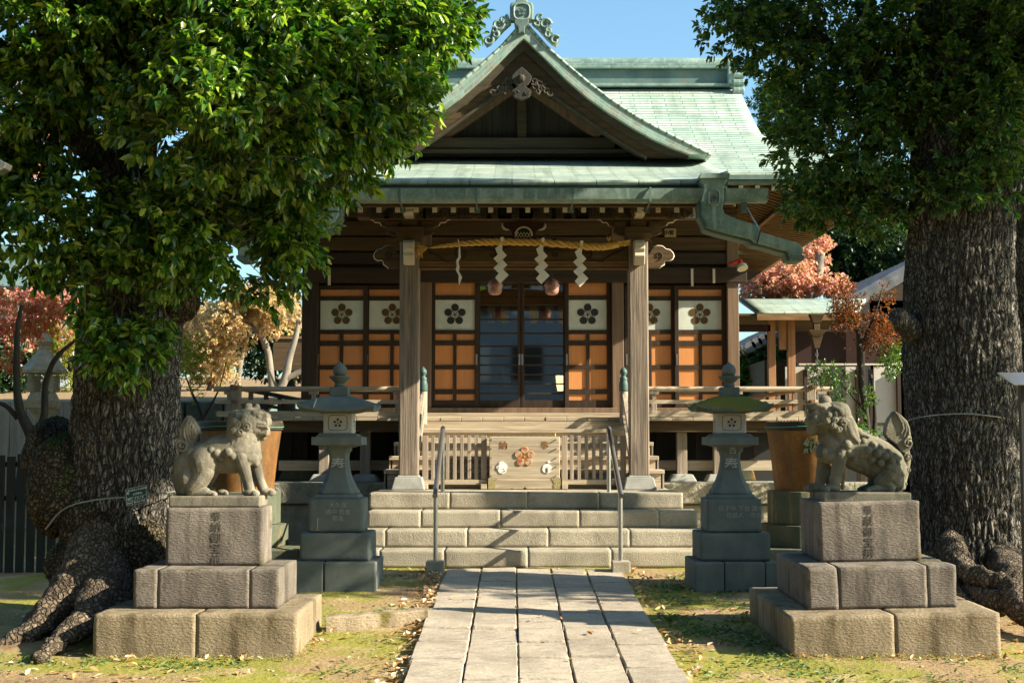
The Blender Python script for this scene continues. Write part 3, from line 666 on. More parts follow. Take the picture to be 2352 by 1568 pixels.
# ------------------------------------------------------------------ ROOF
def sheet(rows, thick=.03, flip=False):                  # rows of points; U along row, V down the slope (metres)
    m = MB(); nr = len(rows); nc = len(rows[0]); m.uv = []
    V = [0]
    for r in range(1, nr): V.append(V[-1] + (Vector(rows[r][nc//2])-Vector(rows[r-1][nc//2])).length)
    for r in rows: m.v += [tuple(p) for p in r]
    U = [[0] for _ in rows]
    for r in range(nr): U[r] = [p[0]*1.0 + (p[1]*.8 if abs(rows[r][0][0]-rows[r][-1][0]) < .6 else 0) for p in rows[r]]
    for r in range(nr-1):
        for c in range(nc-1):
            a, b, d, e = r*nc+c, r*nc+c+1, (r+1)*nc+c+1, (r+1)*nc+c
            L = [(a,U[r][c],V[r]),(e,U[r+1][c],V[r+1]),(d,U[r+1][c+1],V[r+1]),(b,U[r][c+1],V[r])]
            if flip: L = L[::-1]
            m.f.append(tuple(q[0] for q in L)); m.uv += [(q[1],q[2]) for q in L]
    return m
def solidify(o, t, off=-1):
    m = o.modifiers.new('solid', 'SOLIDIFY'); m.thickness = t; m.offset = off
def lerp(a, b, t): return a+(b-a)*t
# main roof, front slope: irimoya outline
YR, ZR = 21.7, 6.76; YE, ZE = 17.85, 4.67; HR = 3.36; HE = 4.85
def prof(s):
    return lerp(YR, YE, s), lerp(ZR, ZE, s) - .16*math.sin(PI*s)*(1-.2*s)
def halfw(s): return HR + (0 if s < .5 else (HE-HR)*((s-.5)/.5)**1.25)
def sori(u, s): return .06*max(0, (abs(u)-.6)/.4)**2 * max(0,(s-.45)/.55)
rows = []
for i in range(33):
    s = i/32; y, z = prof(s); hw = halfw(s)
    rows.append([(X0+hw*u, y - .12*max(0,(abs(u)-.7)/.3)**2*s, z+sori(u,s)) for u in [(-1+2*j/40) for j in range(41)]])
mr = obj('main_roof', sheet(rows), M_roof, H, smooth=True); solidify(mr, .05)
backy = 2*YR-YE
rowsb = [[(p[0], 2*YR-p[1], p[2]) for p in r] for r in rows]
mb_ = obj('rear_roof', sheet(rowsb, flip=True), M_roof, H, smooth=True); solidify(mb_, .05)
for sg in (-1, 1):                                       # side skirts and upper gable triangles
    ss = [.5+.5*i/12 for i in range(13)]; rws = []
    for s in ss:
        y, z = prof(s); hw = halfw(s); zc = z + sori(1,s)
        rws.append([(X0+sg*(hw+ (0)), lerp(y-.12*s, 2*YR-y+.12*s, j/16), zc - (.16*((1-abs(2*j/16-1))**.5)*(s-.5)*0)) for j in range(17)])
    o1 = obj('side_roof', sheet(rws, flip=(sg<0)), M_roof, H, smooth=True); solidify(o1, .05, 1 if sg>0 else 1)
    y5, z5 = prof(.5)
    obj('side_gable_wall', MB().prism_x([(y5+.1,z5-.02),(YR,ZR-.1),(2*YR-y5-.1,z5-.02)], X0+sg*(HR-.25), X0+sg*(HR-.2)), M_gabv, H)
# eave edge of main roof: front and side fascias
fz = MB(); r_ = rows[-1]
for k, (dz0, dz1, dy) in enumerate(((-.02,-.075,0),(-.078,-.125,.03))):
    for c in range(len(r_)-1):
        a, b_ = Vector(r_[c]), Vector(r_[c+1])
        fz.add([(a.x,a.y+dy,a.z+dz0),(b_.x,b_.y+dy,b_.z+dz0),(b_.x,b_.y+dy,b_.z+dz1),(a.x,a.y+dy,a.z+dz1),(a.x,a.y+dy+.12,a.z+dz0),(b_.x,b_.y+dy+.12,b_.z+dz0),(b_.x,b_.y+dy+.12,b_.z+dz1),(a.x,a.y+dy+.12,a.z+dz1)],
            [(0,3,2,1),(4,5,6,7),(0,1,5,4),(3,7,6,2)])
obj('eave_edge', fz, M_copd, H)
for sg in (-1,1):
    xx = X0+sg*HE; zz = r_[-1][2]
    obj('side_eave_edge', MB().box(xx-.06, xx+.01, YE-.1, backy, zz-.13, zz-.02), M_copd, H)
    # soffit and rafters under the side eave
    xi = BX1 if sg > 0 else BX0; bky = 29.6 if sg > 0 else backy
    obj('side_soffit', MB().add([(xi,YE+1.7,zz+.32),(xx-sg*.02,YE+.1,zz-.10),(xx-sg*.02,bky,zz-.10),(xi,bky,zz+.32),(xi,YE+1.7,zz+.35),(xx-sg*.02,YE+.1,zz-.07),(xx-sg*.02,bky,zz-.07),(xi,bky,zz+.35)],
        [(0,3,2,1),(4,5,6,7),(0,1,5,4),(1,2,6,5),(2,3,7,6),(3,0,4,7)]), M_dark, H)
    if sg > 0:
        for i in range(48):
            yy = YE+.25+i*.2
            t_ = min(1, (yy-YE)/1.75); xs_ = xx-(xx-xi)*t_
            if xs_ < xi+.75: obj('side_rafter', MB().bar((max(xi-.05,xs_),yy,zz+.29-(xs_-xi)*.305),(xi+.85,yy,zz+.015),.055,.07), M_raft, H)
            obj('side_rafter', MB().bar((max(xi+.80,xs_),yy,zz-.005),(xx-.05,yy,zz-.145),.05,.06), M_raft, H)
        obj('rafter_support', MB().box(xi+.78, xi+.84, YE+.1, bky, zz-.06, zz-.02), M_raft, H)
zz = r_[20][2]
obj('front_soffit', MB().add([(X0-HE+.1,YE+.06,zz-.10),(X0+HE-.1,YE+.06,zz-.10),(X0+3.0,YW,zz+.40),(X0-3.0,YW,zz+.40),(X0-HE+.1,YE+.06,zz-.07),(X0+HE-.1,YE+.06,zz-.07),(X0+3.0,YW,zz+.43),(X0-3.0,YW,zz+.43)],
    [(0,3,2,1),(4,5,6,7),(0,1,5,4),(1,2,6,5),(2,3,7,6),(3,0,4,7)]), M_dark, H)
for i in range(10):
    x = PX(1672,17.9)+i*.21; rf = obj('front_rafter', MB().bar((x,YE+.12,zz-.16),(x,YW,zz+.25),.055,.06), M_mid, H)
    obj('rafter_tip', MB().box(x-.028,x+.028,YE+.105,YE+.122,zz-.20,zz-.13), M_white, rf)
# porch roof running out of the main slope
rows = []; HK = PX(1678,15.35)-X0
s_at = .80
for i in range(17):
    s = i/16; y = lerp(18.7, 15.33, s); zl = lerp(5.11, PZ(414,15.33), s) - .05*math.sin(PI*s)
    hw = HK + .22*(1-s)**2
    rows.append([(X0+hw*u, y, zl + .10*max(0,(abs(u)-.82)/.18)**2*s) for u in [(-1+2*j/36) for j in range(37)]])
kr = obj('porch_roof', sheet(rows), M_roof, H, smooth=True); solidify(kr, .05)
obj('porch_eave_edge', MB().box(X0-HK+.02, X0+HK-.02, 15.35, 15.5, PZ(424,15.35), PZ(415,15.35)).box(X0-HK+.04, X0+HK-.04, 15.39, 15.5, PZ(434,15.39), PZ(425,15.39)), M_copd, H, bev=.004)
for sg in (-1,1):
    q = []
    for r0 in rows[3:]: q.append(r0[-1 if sg>0 else 0])
    m_ = MB()
    for a, b_ in zip(q[:-1], q[1:]): m_.add([(a[0],a[1],a[2]-.05),(b_[0],b_[1],b_[2]-.05),(b_[0],b_[1],b_[2]-.17),(a[0],a[1],a[2]-.17),(a[0]-sg*.08,a[1],a[2]-.05),(b_[0]-sg*.08,b_[1],b_[2]-.05),(b_[0]-sg*.08,b_[1],b_[2]-.17),(a[0]-sg*.08,a[1],a[2]-.17)],[(0,3,2,1),(4,5,6,7),(0,1,5,4),(3,7,6,2),(0,4,7,3),(1,2,6,5)])
    obj('porch_side_edge', m_, M_copd, H)
# main ridge
rg = obj('ridge', MB().box(X0-3.2, X0+3.22, YR-.17, YR+.17, 6.70, 6.98), M_copd, H, bev=.01)
obj('ridge_moulding', MB().box(X0-3.25, X0+3.27, YR-.24, YR+.24, 6.98, 7.02).box(X0-3.22, X0+3.24, YR-.20, YR+.20, 7.022, 7.07).box(X0-3.27,X0+3.29,YR-.25,YR+.25,6.70,6.745), M_cop, rg, bev=.008)
obj('ridge_cap', MB().tube([(X0-3.3,YR,7.10),(X0+3.32,YR,7.10)], .10, 14), M_cop, rg, smooth='auto')
for sg in (-1,1):
    m_ = MB().box(X0+sg*3.22-.06, X0+sg*3.22+.06, YR-.3, YR+.3, 6.72, 7.08)
    for dz in (6.62,6.74,6.86): m_.tube([(X0+sg*3.30-.07,YR-.27,dz),(X0+sg*3.30+.1,YR-.27,dz)], .065, 12)
    obj('ridge_end_scroll', m_, M_cop, rg, bev=.01)
# front gable
YG = 17.15
def gp(dx, y, Y=YG): q = pt(1198+dx, y, Y); return (q[0]-pt(1198,y,Y)[0], q[2])
outer = [gp(*a) for a in ((0,50),(12,60),(55,108),(100,148),(150,190),(200,228),(250,261),(300,290),(362,321),(432,354))]
inner = [gp(*a) for a in ((0,88),(12,98),(50,135),(95,180),(145,223),(195,259),(245,290),(292,317),(345,341),(382,354))]
barge = [gp(*a) for a in ((0,150),(10,158),(45,190),(82,222),(125,252),(165,280),(205,307),(240,329),(262,342),(285,354))]
mould = [gp(*a) for a in ((0,112),(12,122),(48,156),(90,196),(137,236),(183,269),(228,300),(270,325),(310,344),(340,354))]
AX = X0
def band(A, B, y0, y1, mirror=True, uv=False):
    m = MB(); m.uv = [] if uv else None
    for sg in (1,-1):
        for i in range(len(A)-1):
            a, b_, c, d = A[i], A[i+1], B[i+1], B[i]
            P = [(AX+sg*q[0], q[1]) for q in (a,b_,c,d)]
            V = [(x,y0,z) for x,z in P]+[(x,y1,z) for x,z in P]
            F = [(3,2,1,0),(4,5,6,7),(0,1,5,4),(2,3,7,6)] if sg>0 else [(0,1,2,3),(7,6,5,4),(4,5,1,0),(6,7,3,2)]
            if i == 0: F.append((0,4,7,3) if sg>0 else (3,7,4,0))
            if i == len(A)-2: F.append((1,2,6,5) if sg>0 else (5,6,2,1))
            m.add(V, F)
            if uv:
                L0 = math.hypot(*(A[i])); L1 = math.hypot(*(A[i+1])); s0 = sum(math.dist(A[k],A[k+1]) for k in range(i)); s1 = s0+math.dist(A[i],A[i+1])
                tb = {0:(s0,0),1:(s1,0),2:(s1,.25),3:(s0,.25),4:(s0,-.3),5:(s1,-.3),6:(s1,.5),7:(s0,.5)}
                for f_ in F: m.uv += [tb[k] for k in f_]
    return m
obj('gable_verge', band(outer, inner, YG, YG+.32, uv=True), M_barge, H)
bb_ = obj('bargeboard', band(inner, mould, YG+.10, YG+.30), M_gab, H)
obj('bargeboard', band(mould, barge, YG+.16, YG+.28), M_mid, H)
obj('bargeboard_bead', band([(a[0],a[1]) for a in barge], [(a[0],a[1]-.035) for a in barge], YG+.13, YG+.28), M_gab, bb_)
gs = MB()
for sg in (-1, 1):
    rws = []
    for j in range(len(outer)):
        rws.append([(AX+sg*outer[j][0], yy, outer[j][1]+.012) for yy in axis([(YG-.01, 21.6, 14)])])
    m_ = sheet(rws, flip=(sg<0)); 
    # uv: u along depth
    m_.uv = [(u, v) for u, v in m_.uv]
    o1 = obj('gable_roof', m_, M_roof, H, smooth=True); solidify(o1, .035)
YB = YG+.75
gw = [(AX-1.75, PZ(352,YG)), (AX+1.75, PZ(352,YG)), (AX, PZ(120,YG)-.1)]
obj('gable_wall', MB().prism_y([(AX-2.2,PZ(360,YB)),(AX+2.2,PZ(360,YB)),(AX,PZ(105,YB))], YB, YB+.05), M_gabv, H)
for i in range(13):
    x = AX-1.5+i*.25; obj('wall_batten', MB().box(x-.012, x+.012, YB-.015, YB, PZ(318,YB), PZ(318,YB)+max(.05, 1.15-abs(x-AX)*.82)), M_gabv, H)
obj('gable_tie_beam', rectp(985, 1412, 316, 341, YB-.16, .14), M_gab, H, bev=.006)
obj('gable_sill', rectp(950, 1450, 342, 352, YB-.20, .14), M_gab, H, bev=.004)
obj('king_post', rectp(1188, 1209, 190, 317, YB-.12, .1), M_gab, H, bev=.006)
for sg in (-1,1): 
    a = pt(1198+sg*18, 205, YB-.07); b_ = pt(1198+sg*178, 316, YB-.07)
    obj('gable_strut', MB().bar(a, b_, .09, .10, up=(0,1,0)), M_postv, H, bev=.004)
# carved pendant
def gq(dx, y, Y=YG): q = pt(1198+dx, y, Y); return (q[0], q[2])
ph = [(0,152),(10,160),(20,170),(24,176),(20,186),(14,194),(9,197),(14,201),(22,207),(22,214),(17,222),(9,226),(0,230)]
pd = [gq(a,b) for a,b in ph]+[gq(-a,b) for a,b in ph[::-1][1:-1]]
gy_ = obj('gable_pendant', MB().prism_y(pd, YG+.02, YG+.10), M_gabv, H, bev=.006)
obj('pendant_boss', MB().lathe([(.05,0),(.045,.03),(.02,.05)], (0,0,0), 6), M_gab, gy_) .matrix_local = Matrix.Translation(Vector((gq(0,179)[0]-X0, YG+.02-YW, gq(0,179)[1]-.72))) @ Matrix.Rotation(PI/2,4,'X') @ Matrix.Translation(Vector((X0,YW,.72)))
for sg in (-1,1):
    ps = MB()
    for (dx, y, r) in ((29,184,.05),(31,197,.045),(38,191,.05),(44,202,.045),(51,199,.045),(57,207,.04),(66,211,.04),(36,207,.035)):
        c = gq(sg*dx, y); P, rd = spiral(c[0], c[1], r, 1.3, YG+.07, s=sg, a0=dx, w=.018); ps.tube(P, rd, 8)
    for (dx, y, r) in ((12,212,.03),): c = gq(sg*dx,y); P, rd = spiral(c[0], c[1], r, 1., YG+.015, s=-sg, w=.008); ps.tube(P, rd, 6)
    obj('pendant_scrolls', ps, M_gab, gy_, smooth=True)
# ridge-end ornament
oh = [(0,-6),(10,-4),(14,4),(24,6),(27,14),(27,42),(30,46),(0,46)]
YO = YG-.06
op = [gq(a,b,YO) for a,b in oh]+[gq(-a,b,YO) for a,b in oh[::-1][1:-1]]
on = obj('roof_ornament', MB().prism_y(op, YO, YO+.16), M_cop, H, bev=.015)
fr_ = [gq(18*math.copysign(abs(math.cos(t))**.6, math.cos(t)), 27-18*math.copysign(abs(math.sin(t))**.6, math.sin(t)), YO) for t in [2*PI*i/28 for i in range(28)]]
obj('ornament_frame', MB().tube([(q[0],YO-.005,q[1]) for q in fr_], .013, 8, close=True), M_cop, on, smooth=True)
cm = MB(); c_ = gq(0,27,YO); ume(cm, c_[0], YO-.022, c_[1], .055, .022); obj('plum_crest', cm, M_copd, on, bev=.003)
obj('ornament_neck', MB().prism_y([gq(-17,46,YO),gq(17,46,YO),gq(15,56,YO),gq(8,62,YO),gq(7,78,YO),gq(0,74,YO),gq(-7,78,YO),gq(-8,62,YO),gq(-15,56,YO)], YO-.02, YO+.2), M_copd, on, bev=.006)
for sg in (-1,1):
    sw = MB()
    body = [(24,40),(34,44),(50,42),(62,50),(68,62),(72,78),(84,84),(86,96),(80,104),(70,98),(56,84),(40,66),(24,52)]
    sw.prism_y([gq(sg*a,b,YO) for a,b in body], YO+.03, YO+.13)
    for (dx,y,r,a0) in ((42,42,.055,1),(54,54,.075,0),(63,68,.04,2),(77,91,.062,.5),(36,52,.04,3),(60,78,.04,1)):
        c = gq(sg*dx,y,YO); P, rd = spiral(c[0], c[1], r, 1.2, YO+.03, s=sg, a0=a0, w=.024); sw.tube(P, rd, 8)
    obj('ornament_cloud', sw, M_cop, on, smooth='auto', angle=40)

# ------------------------------------------------------------------ gutters and box spouts
gt = obj('gutter', MB().add([], []), M_copd, H)
bpy.data.objects.remove(gt)
gzt, gzb = PZ(433,15.2), PZ(459,15.2)
gxa, gxb = PX(795,15.2), PX(1771,15.2)
gp_ = [(15.18,gzt),(15.20,gzt),(15.22,gzb+.03),(15.27,gzb+.015),(15.36,gzb+.015),(15.39,gzt-.01),(15.41,gzt-.01),(15.39,gzb),(15.36,gzb-.015),(15.26,gzb-.015),(15.20,gzb+.01)]
G_ = obj('gutter', MB().prism_x(gp_, gxa, gxb), M_cop, H)
obj('gutter_end', MB().box(gxb-.004, gxb+.004, 15.19, 15.4, gzb, gzt-.004).box(gxa-.004, gxa+.004, 15.19, 15.4, gzb, gzt-.004), M_cop, G_)
for xx in (915,1093,1317,1498,1622+50):
    x = PX(xx,15.15); zt = PZ(431,15.15)
    m_ = MB().box(x-.010, x+.010, 15.16, 15.175, PZ(462,15.15), zt).box(x-.010, x+.010, 15.16, 15.45, zt, zt+.008)
    m_.bar((x,15.18,PZ(461,15.15)),(x,15.62,PZ(482,15.6)),.012,.012); m_.box(x-.03,x+.03,15.6,15.62,PZ(488,15.6),PZ(476,15.6))
    obj('gutter_strap', m_, M_copd, G_)
for sg in (-1,1):
    cxv = 1640 if sg>0 else 1198*2-1640-6
    def Q(dx, y, Y=15.12): return (pt(cxv+sg*dx, y, Y)[0], pt(cxv+sg*dx, y, Y)[2])
    Yf = 15.12
    sp_ = obj('spout_box', MB().prism_y([Q(-29,461),Q(-22,468),Q(22,468),Q(22,461),Q(22,432),Q(24,425),Q(29,418),Q(30,411),Q(-31,411),Q(-29,418),Q(-24,425),Q(-22,432)], Yf, Yf+.34), M_cop, H, bev=.006)
    obj('spout_lip', MB().prism_y([Q(-36,411),Q(-30,398),Q(35,399),Q(35,411)], Yf-.03, Yf+.38), M_cop, sp_, bev=.006)
    fr = [(-12,442),(-7,437),(7,437),(12,442),(12,466),(7,471),(-7,471),(-12,466)]
    pl = [Q(a,b) for a,b in fr]
    obj('crest_frame', MB().tube([(q[0],Yf-.006,q[1]) for q in pl], .008, 6, close=True), M_tip if False else M_cop, sp_, smooth=True)
    c = Q(0,455); cm = MB(); ume(cm, c[0], Yf-.012, c[1], .05, .012); obj('plum_crest', cm, M_copd, sp_)
    arm = [(-29,459),(-26,478),(-27,490),(-18,505),(-14,520),(5,527),(60,541),(88,548),(96,556),(120,561),(160,573),(172,575),(176,585),(178,592),(205,592),(205,575),(200,562),(190,556),(150,545),(110,533),(106,524),(98,516),(60,505),(25,490),(20,478),(22,459)]
    off = [Q(a,b) for a,b in arm]
    obj('spout_arm', MB().prism_y(off, Yf+.02, Yf+.32), M_cop, sp_, bev=.008)
    obj('spout_moulding', MB().prism_y([(q[0]-sg*.03, q[1]-.022) for q in off], Yf+.10, Yf+.34), M_copd, sp_, bev=.008)
    obj('spout_mouth', MB().prism_y([Q(176,586),Q(208,586),Q(208,593),Q(203,599),Q(181,599),Q(176,593)], Yf, Yf+.34), M_copd, sp_, bev=.004)
    obj('spout_clasp', MB().bar((*Q(98,545)[:1],Yf+.0,Q(98,560)[1]),(Q(107,528)[0],Yf+.0,Q(107,528)[1]),.012,.012), M_black, sp_)
    a = Q(66,462,15.4); b_ = Q(101,522,15.2); obj('spout_stay', MB().tube([(a[0],15.4,a[1]),(b_[0],15.2,b_[1])], .009, 8), M_steel, sp_)
obj('gutter_drop', rectp(1703, 1716, 459, 487, 15.3, .06), M_copd, G_)
# ------------------------------------------------------------------ offering box, fences, handrails
def zoomP(ox, oy, k):                                     # enlarged-crop position -> picture position
    return lambda zx, zy: ((ox + zx/k)/1.7415, (oy + zy/k)/1.7415)
YB_ = 16.87
bx = thing('offering_box', 'wooden offering box with red plum blossom crest and two peeling white stickers', 'offering box', (X0, YB_+.25, .72))
zb = zoomP(1900, 1700, 5.2275)
def B(zx, zy, Y=YB_): q = pt(*zb(zx,zy), Y); return (q[0], q[2])
b0, b1 = B(298,1105), B(1772,235); c0, c1 = B(275,1325), B(1790,1108)
obj('body', MB().box(b0[0], b1[0], YB_+.015, YB_+.5, .85, b1[1]), M_woodx, bx, bev=.008)
pl_ = [(c0[0],c1[1]),(c0[0],.722)]
for zx, zy in ((740,1325),(755,1315),(790,1315),(805,1325),(985,1325),(1015,1310),(1036,1278),(1060,1310),(1090,1325),(1270,1325),(1290,1315),(1320,1325)):
    q = B(zx,zy); pl_.append((q[0], q[1]+ .722-B(300,1325)[1]))
pl_ += [(c1[0],.722),(c1[0],c1[1])]
obj('plinth', MB().prism_y(pl_, YB_-.008, YB_+.52), M_woodx, bx, bev=.005)
tb = MB()
for i in range(11): x = b0[0]+.03+(b1[0]-b0[0]-.06)*i/10; tb.box(x-.012,x+.012,YB_+.03,YB_+.48,b1[1]-.01,b1[1]+.004)
obj('top_bars', tb, M_dark, bx)
M_crestr = mat('red_lacquer_worn', [(.40,(.34,.09,.04)),(.49,(.40,.14,.07)),(.55,(.42,.34,.27))], (22,22,22), rough=.7, bump=.2, bdist=.003)
M_gold = flat('orange_edge', (.62,.30,.06), rough=.6)
cc = B(1037, 655)
for k in range(5):
    a = PI/2+2*PI*k/5; x, z = cc[0]+.083*math.cos(a)*.93, cc[1]+.083*math.sin(a)*.93
    pe = obj('crest_petal', MB().disc_y(x, YB_+.004, z, .0355, .012, 28), M_crestr, bx)
    ring = [(x+.038*math.cos(t), YB_+.008, z+.038*math.sin(t)) for t in [2*PI*i/28 for i in range(28)]]
    obj('petal_rim', MB().tube(ring, .0045, 6, close=True), M_gold if k in (1,2,3,4,0) else M_gold, pe, smooth=True)
cm = MB()
for k in range(10):
    a = PI/2+2*PI*k/10; r = .03 if k%2 else .022; cm.disc_y(cc[0]+r*math.cos(a), YB_+.007, cc[1]+r*math.sin(a), .005, .01, 10)
cm.disc_y(cc[0], YB_+.003, cc[1], .013, .014, 16)
obj('crest_centre', cm, M_gold, bx)
M_glyph = flat('carved_orange_brown', (.36,.19,.08), rough=.7)
for t, zx in (('納', 605), ('奉', 1465)):
    q = B(zx, 425); obj('character', text_mb(t, .105, (q[0], YB_+.0125, q[1]), .003, bold=-.0012), M_glyph, bx)
for zx0 in (350, 1700):
    for zy in (298, 490, 682, 868, 1058):
        q = B(zx0, zy); m = MB().lathe([(.007,0),(.007,.02),(.0065,.024),(.001,.026)], (0,0,0), 12)
        m.v = [(q[0]+x, YB_+.015-z, q[1]+y) for x,y,z in m.v]; obj('nail', m, M_steel, bx, smooth='auto')
def blob(cx, cz, r, Y, th, seed, n=36, wob=.12, sx=1, sz=1):
    rr = random.Random(seed); ph = [rr.uniform(0,6) for _ in range(4)]
    return MB().prism_y([(cx+sx*r*(1+wob*(.5*math.sin(3*t+ph[0])+.3*math.sin(5*t+ph[1])+.2*math.sin(8*t+ph[2])))*math.cos(t), cz+sz*r*(1+wob*(.5*math.sin(3*t+ph[0])+.3*math.sin(5*t+ph[1])+.2*math.sin(8*t+ph[2])))*math.sin(t)) for t in [2*PI*i/n for i in range(n)]], Y, Y+th)
M_stick = flat('white_sticker', (.80,.79,.74), rough=.6)
q = B(565, 890); s1 = obj('sticker', join(blob(q[0],q[1],.062,YB_+.008,.007,2,sz=1.05), blob(q[0]-.005,q[1]+.03,.045,YB_+.007,.007,5)), M_stick, bx)
i1 = MB(); 
for zx,zy,w,h in ((600,915,.016,.006),(612,960,.024,.009),(500,820,.003,.02),(490,905,.003,.02),(500,865,.010,.003)): q = B(zx,zy); i1.bar((q[0]-w/2,YB_+.005,q[1]-w*.15),(q[0]+w/2,YB_+.005,q[1]+w*.15),.004,h,up=(0,0,1))
obj('sticker_print', i1, M_ink, s1)
q = B(1508, 905); s2 = obj('sticker', blob(q[0],q[1],.056,YB_+.008,.007,9,wob=.05), M_stick, bx); q2 = B(1550,765); obj('sticker_top', blob(q2[0],q2[1],.019,YB_+.008,.007,4,sz=.8,wob=.05), M_stick, s2)
obj('sticker_print', text_mb('祝\n繁', .032, (q[0], YB_+.005, q[1]-.02), .001, line=.9), M_ink, s2)
M_brass = mat('brass_fitting', [(.3,(.22,.19,.08)),(.7,(.38,.33,.16))], (40,40,40), rough=.55, bump=.8, bdist=.004, bscale=60)
for sg in (-1, 1):
    e = c0[0] if sg < 0 else c1[0]
    prof_ = [(0,c1[1]-.002),(.11,c1[1]-.002),(.10,c1[1]-.02),(.085,c1[1]-.028),(.088,c1[1]-.045),(.07,c1[1]-.06),(.09,c1[1]-.085),(.078,c1[1]-.105),(.085,.724),(0,.724)]
    obj('corner_fitting', MB().prism_y([(e-sg*a, z) for a,z in prof_], YB_-.013, YB_-.007), M_brass, bx)
fg = thing('figurine', 'tiny yellow figurine standing on top edge of the offering box', 'figurine', (B(1678,235)[0], YB_+.05, b1[1]))
M_yel = flat('yellow_plastic', (.85,.62,.05), rough=.4)
q = B(1678,235); obj('body', MB().lathe([(.008,0),(.010,.008),(.008,.018),(.004,.022)], (q[0],YB_+.05,b1[1]+.003), 12), M_yel, fg, smooth=True)
obj('head', MB().ball((q[0],YB_+.05,b1[1]+.030), .008, 10, 7), M_yel, fg, smooth=True); obj('flag', MB().box(q[0]+.008,q[0]+.011,YB_+.045,YB_+.055,b1[1]+.005,b1[1]+.03), flat('green_bit',(.05,.3,.08)), fg)

z4 = zoomP(1500, 1450, 1.845)
def fence(xs, xe, posts, label, post_wide):
    Y = 16.95
    def F(zx, zy): q = pt(*z4(zx,zy), Y); return (q[0], q[2])
    t = thing('picket_fence', label, 'fence', (F(xs,900)[0], Y, .72), 'low picket fences flanking the offering box')
    z0, z1 = F(0,862)[1], F(0,538)[1]
    for i, x in enumerate(posts):
        c = F(x,0)[0]; w = .034 if x in post_wide else .021
        obj('picket', MB().box(c-w, c+w, Y-.012+(.0 if x in post_wide else 0), Y+.02, z0, z1+(.004 if i%2 else 0)), M_wood, t, bev=.003)
    a, b = F(xs,0)[0], F(xe,0)[0]
    obj('top_rail', MB().box(a, b, Y+.021, Y+.05, F(0,633)[1], F(0,594)[1]), M_woodx, t, bev=.003)
    obj('bottom_rail', MB().box(a-.01, b+.01, Y-.03, Y+.05, F(0,898)[1], z0-.001), M_woodx, t, bev=.003)
    for x in post_wide: c = F(x,0)[0]; obj('foot', MB().box(c-.035, c+.035, Y-.10, Y+.2, .722, F(0,893)[1]), M_woodx, t, bev=.003)
fence(360, 820, (374,430,484,537,590,643,697,749,805), 'weathered picket fence beside the offering box, toward the big burled tree', (374,805))
fence(1384, 1850, (1397,1450,1505,1558,1612,1665,1719,1773,1828), 'weathered picket fence beside the offering box, toward the moss-capped stone lantern', (1397,1828))
def handrail(xf, xb, label):
    Yf, Yb = 14.32, 15.92
    xa, xc = PX(xf,Yf), PX(xb,Yb); zf, zk = PZ(1127,Yf), PZ(983,Yb)
    t = thing('handrail', label, 'handrail', (xa, Yf, 0), 'steel handrails on the stone steps')
    obj('base_block', MB().box(xa-.09, xa+.09, Yf-.1, Yf+.1, -.1, PZ(1289,Yf-.1)), M_step, t, bev=.01)
    obj('post', MB().tube([(xa,Yf,.03),(xa,Yf,zf-.01)], .0225, 14), M_steel, t, smooth='auto')
    obj('post', MB().tube([(xc,Yb,.715),(xc,Yb,zk-.03)], .0225, 14), M_steel, t, smooth='auto')
    obj('rail', MB().tube([(xa,Yf-.12,zf-.045),(xa,Yf,zf),(xc,Yb-.06,zk-.015),(xc,Yb-.01,zk),(xc,Yb+.02,zk-.02),(xc,Yb+.02,zk-.05)], .026, 14), M_steel, t, smooth='auto')
handrail(1001, 1017, 'steel handrail whose front foot stands nearer the open-mouthed stone lion')
handrail(1424, 1398, 'steel handrail whose front foot stands nearer the closed-mouthed stone lion')

# ------------------------------------------------------------------ straw rope, paper streamers, bells
YRp = YP-.22
rp = [(986,569),(1010,566),(1060,560),(1110,556),(1150,555),(1200,556),(1244,557),(1307,562),(1355,567),(1385,567),(1405,564),(1420,560)]
rt = thing('straw_rope', 'thick twisted golden straw rope hung between the porch pillars', 'rope', (X0, YRp, 3.4))
def rope_pt(t):
    k = t*(len(rp)-1); i = min(int(k), len(rp)-2); f = k-i
    q = pt(rp[i][0]*(1-f)+rp[i+1][0]*f, rp[i][1]*(1-f)+rp[i+1][1]*f, YRp); return Vector(q)
for k in range(3):
    P = []; W = []
    for i in range(260):
        t = i/259; c = rope_pt(t); th = .006+.029*min(1, t/.28)**.9
        a = 2*PI*k/3 + 2*PI*10.5*t**.9
        P.append(c+Vector((0, th*.74*math.cos(a), th*.74*math.sin(a)))); W.append(th*.56)
    obj('strand', MB().tube(P, W, 9), M_rope, rt, smooth=True)
m = MB(); rr = random.Random(1)
for i in range(46):
    a = pt(984, 568+rr.uniform(-1,1), YRp); b_ = pt(rr.uniform(950,975), 568+rr.uniform(-7,10), YRp+rr.uniform(-.05,.05)); b2 = pt(rr.uniform(955,972), 582+rr.uniform(-6,14), YRp+rr.uniform(-.05,.05))
    m.tube([a, b_, b2] if rr.random()<.6 else [a,b_], .0022, 4)
obj('tassel', m, M_rope, rt)
m = MB()
for i in range(70):
    dy = rr.uniform(-.028,.028); dz = rr.uniform(-5,5); a = pt(1398+rr.uniform(-4,4), 563+dz, YRp+dy); b_ = pt(1448+rr.uniform(-2,1), 557+dz*1.25, YRp+dy*1.1); m.tube([a,b_],.0035,5)
m.tube([pt(1432,559,YRp),pt(1436,558.6,YRp)],.036,12)
for i in range(18): a = pt(1399,557,YRp); m.tube([a, pt(1399+rr.uniform(-8,6), 541+rr.uniform(0,10), YRp+rr.uniform(-.03,.03))],.002,4)
obj('bound_end', m, M_rope, rt)
zs_ = lambda zx, zy: (1062.3+zx/7.80, 488.1+zy/7.80)
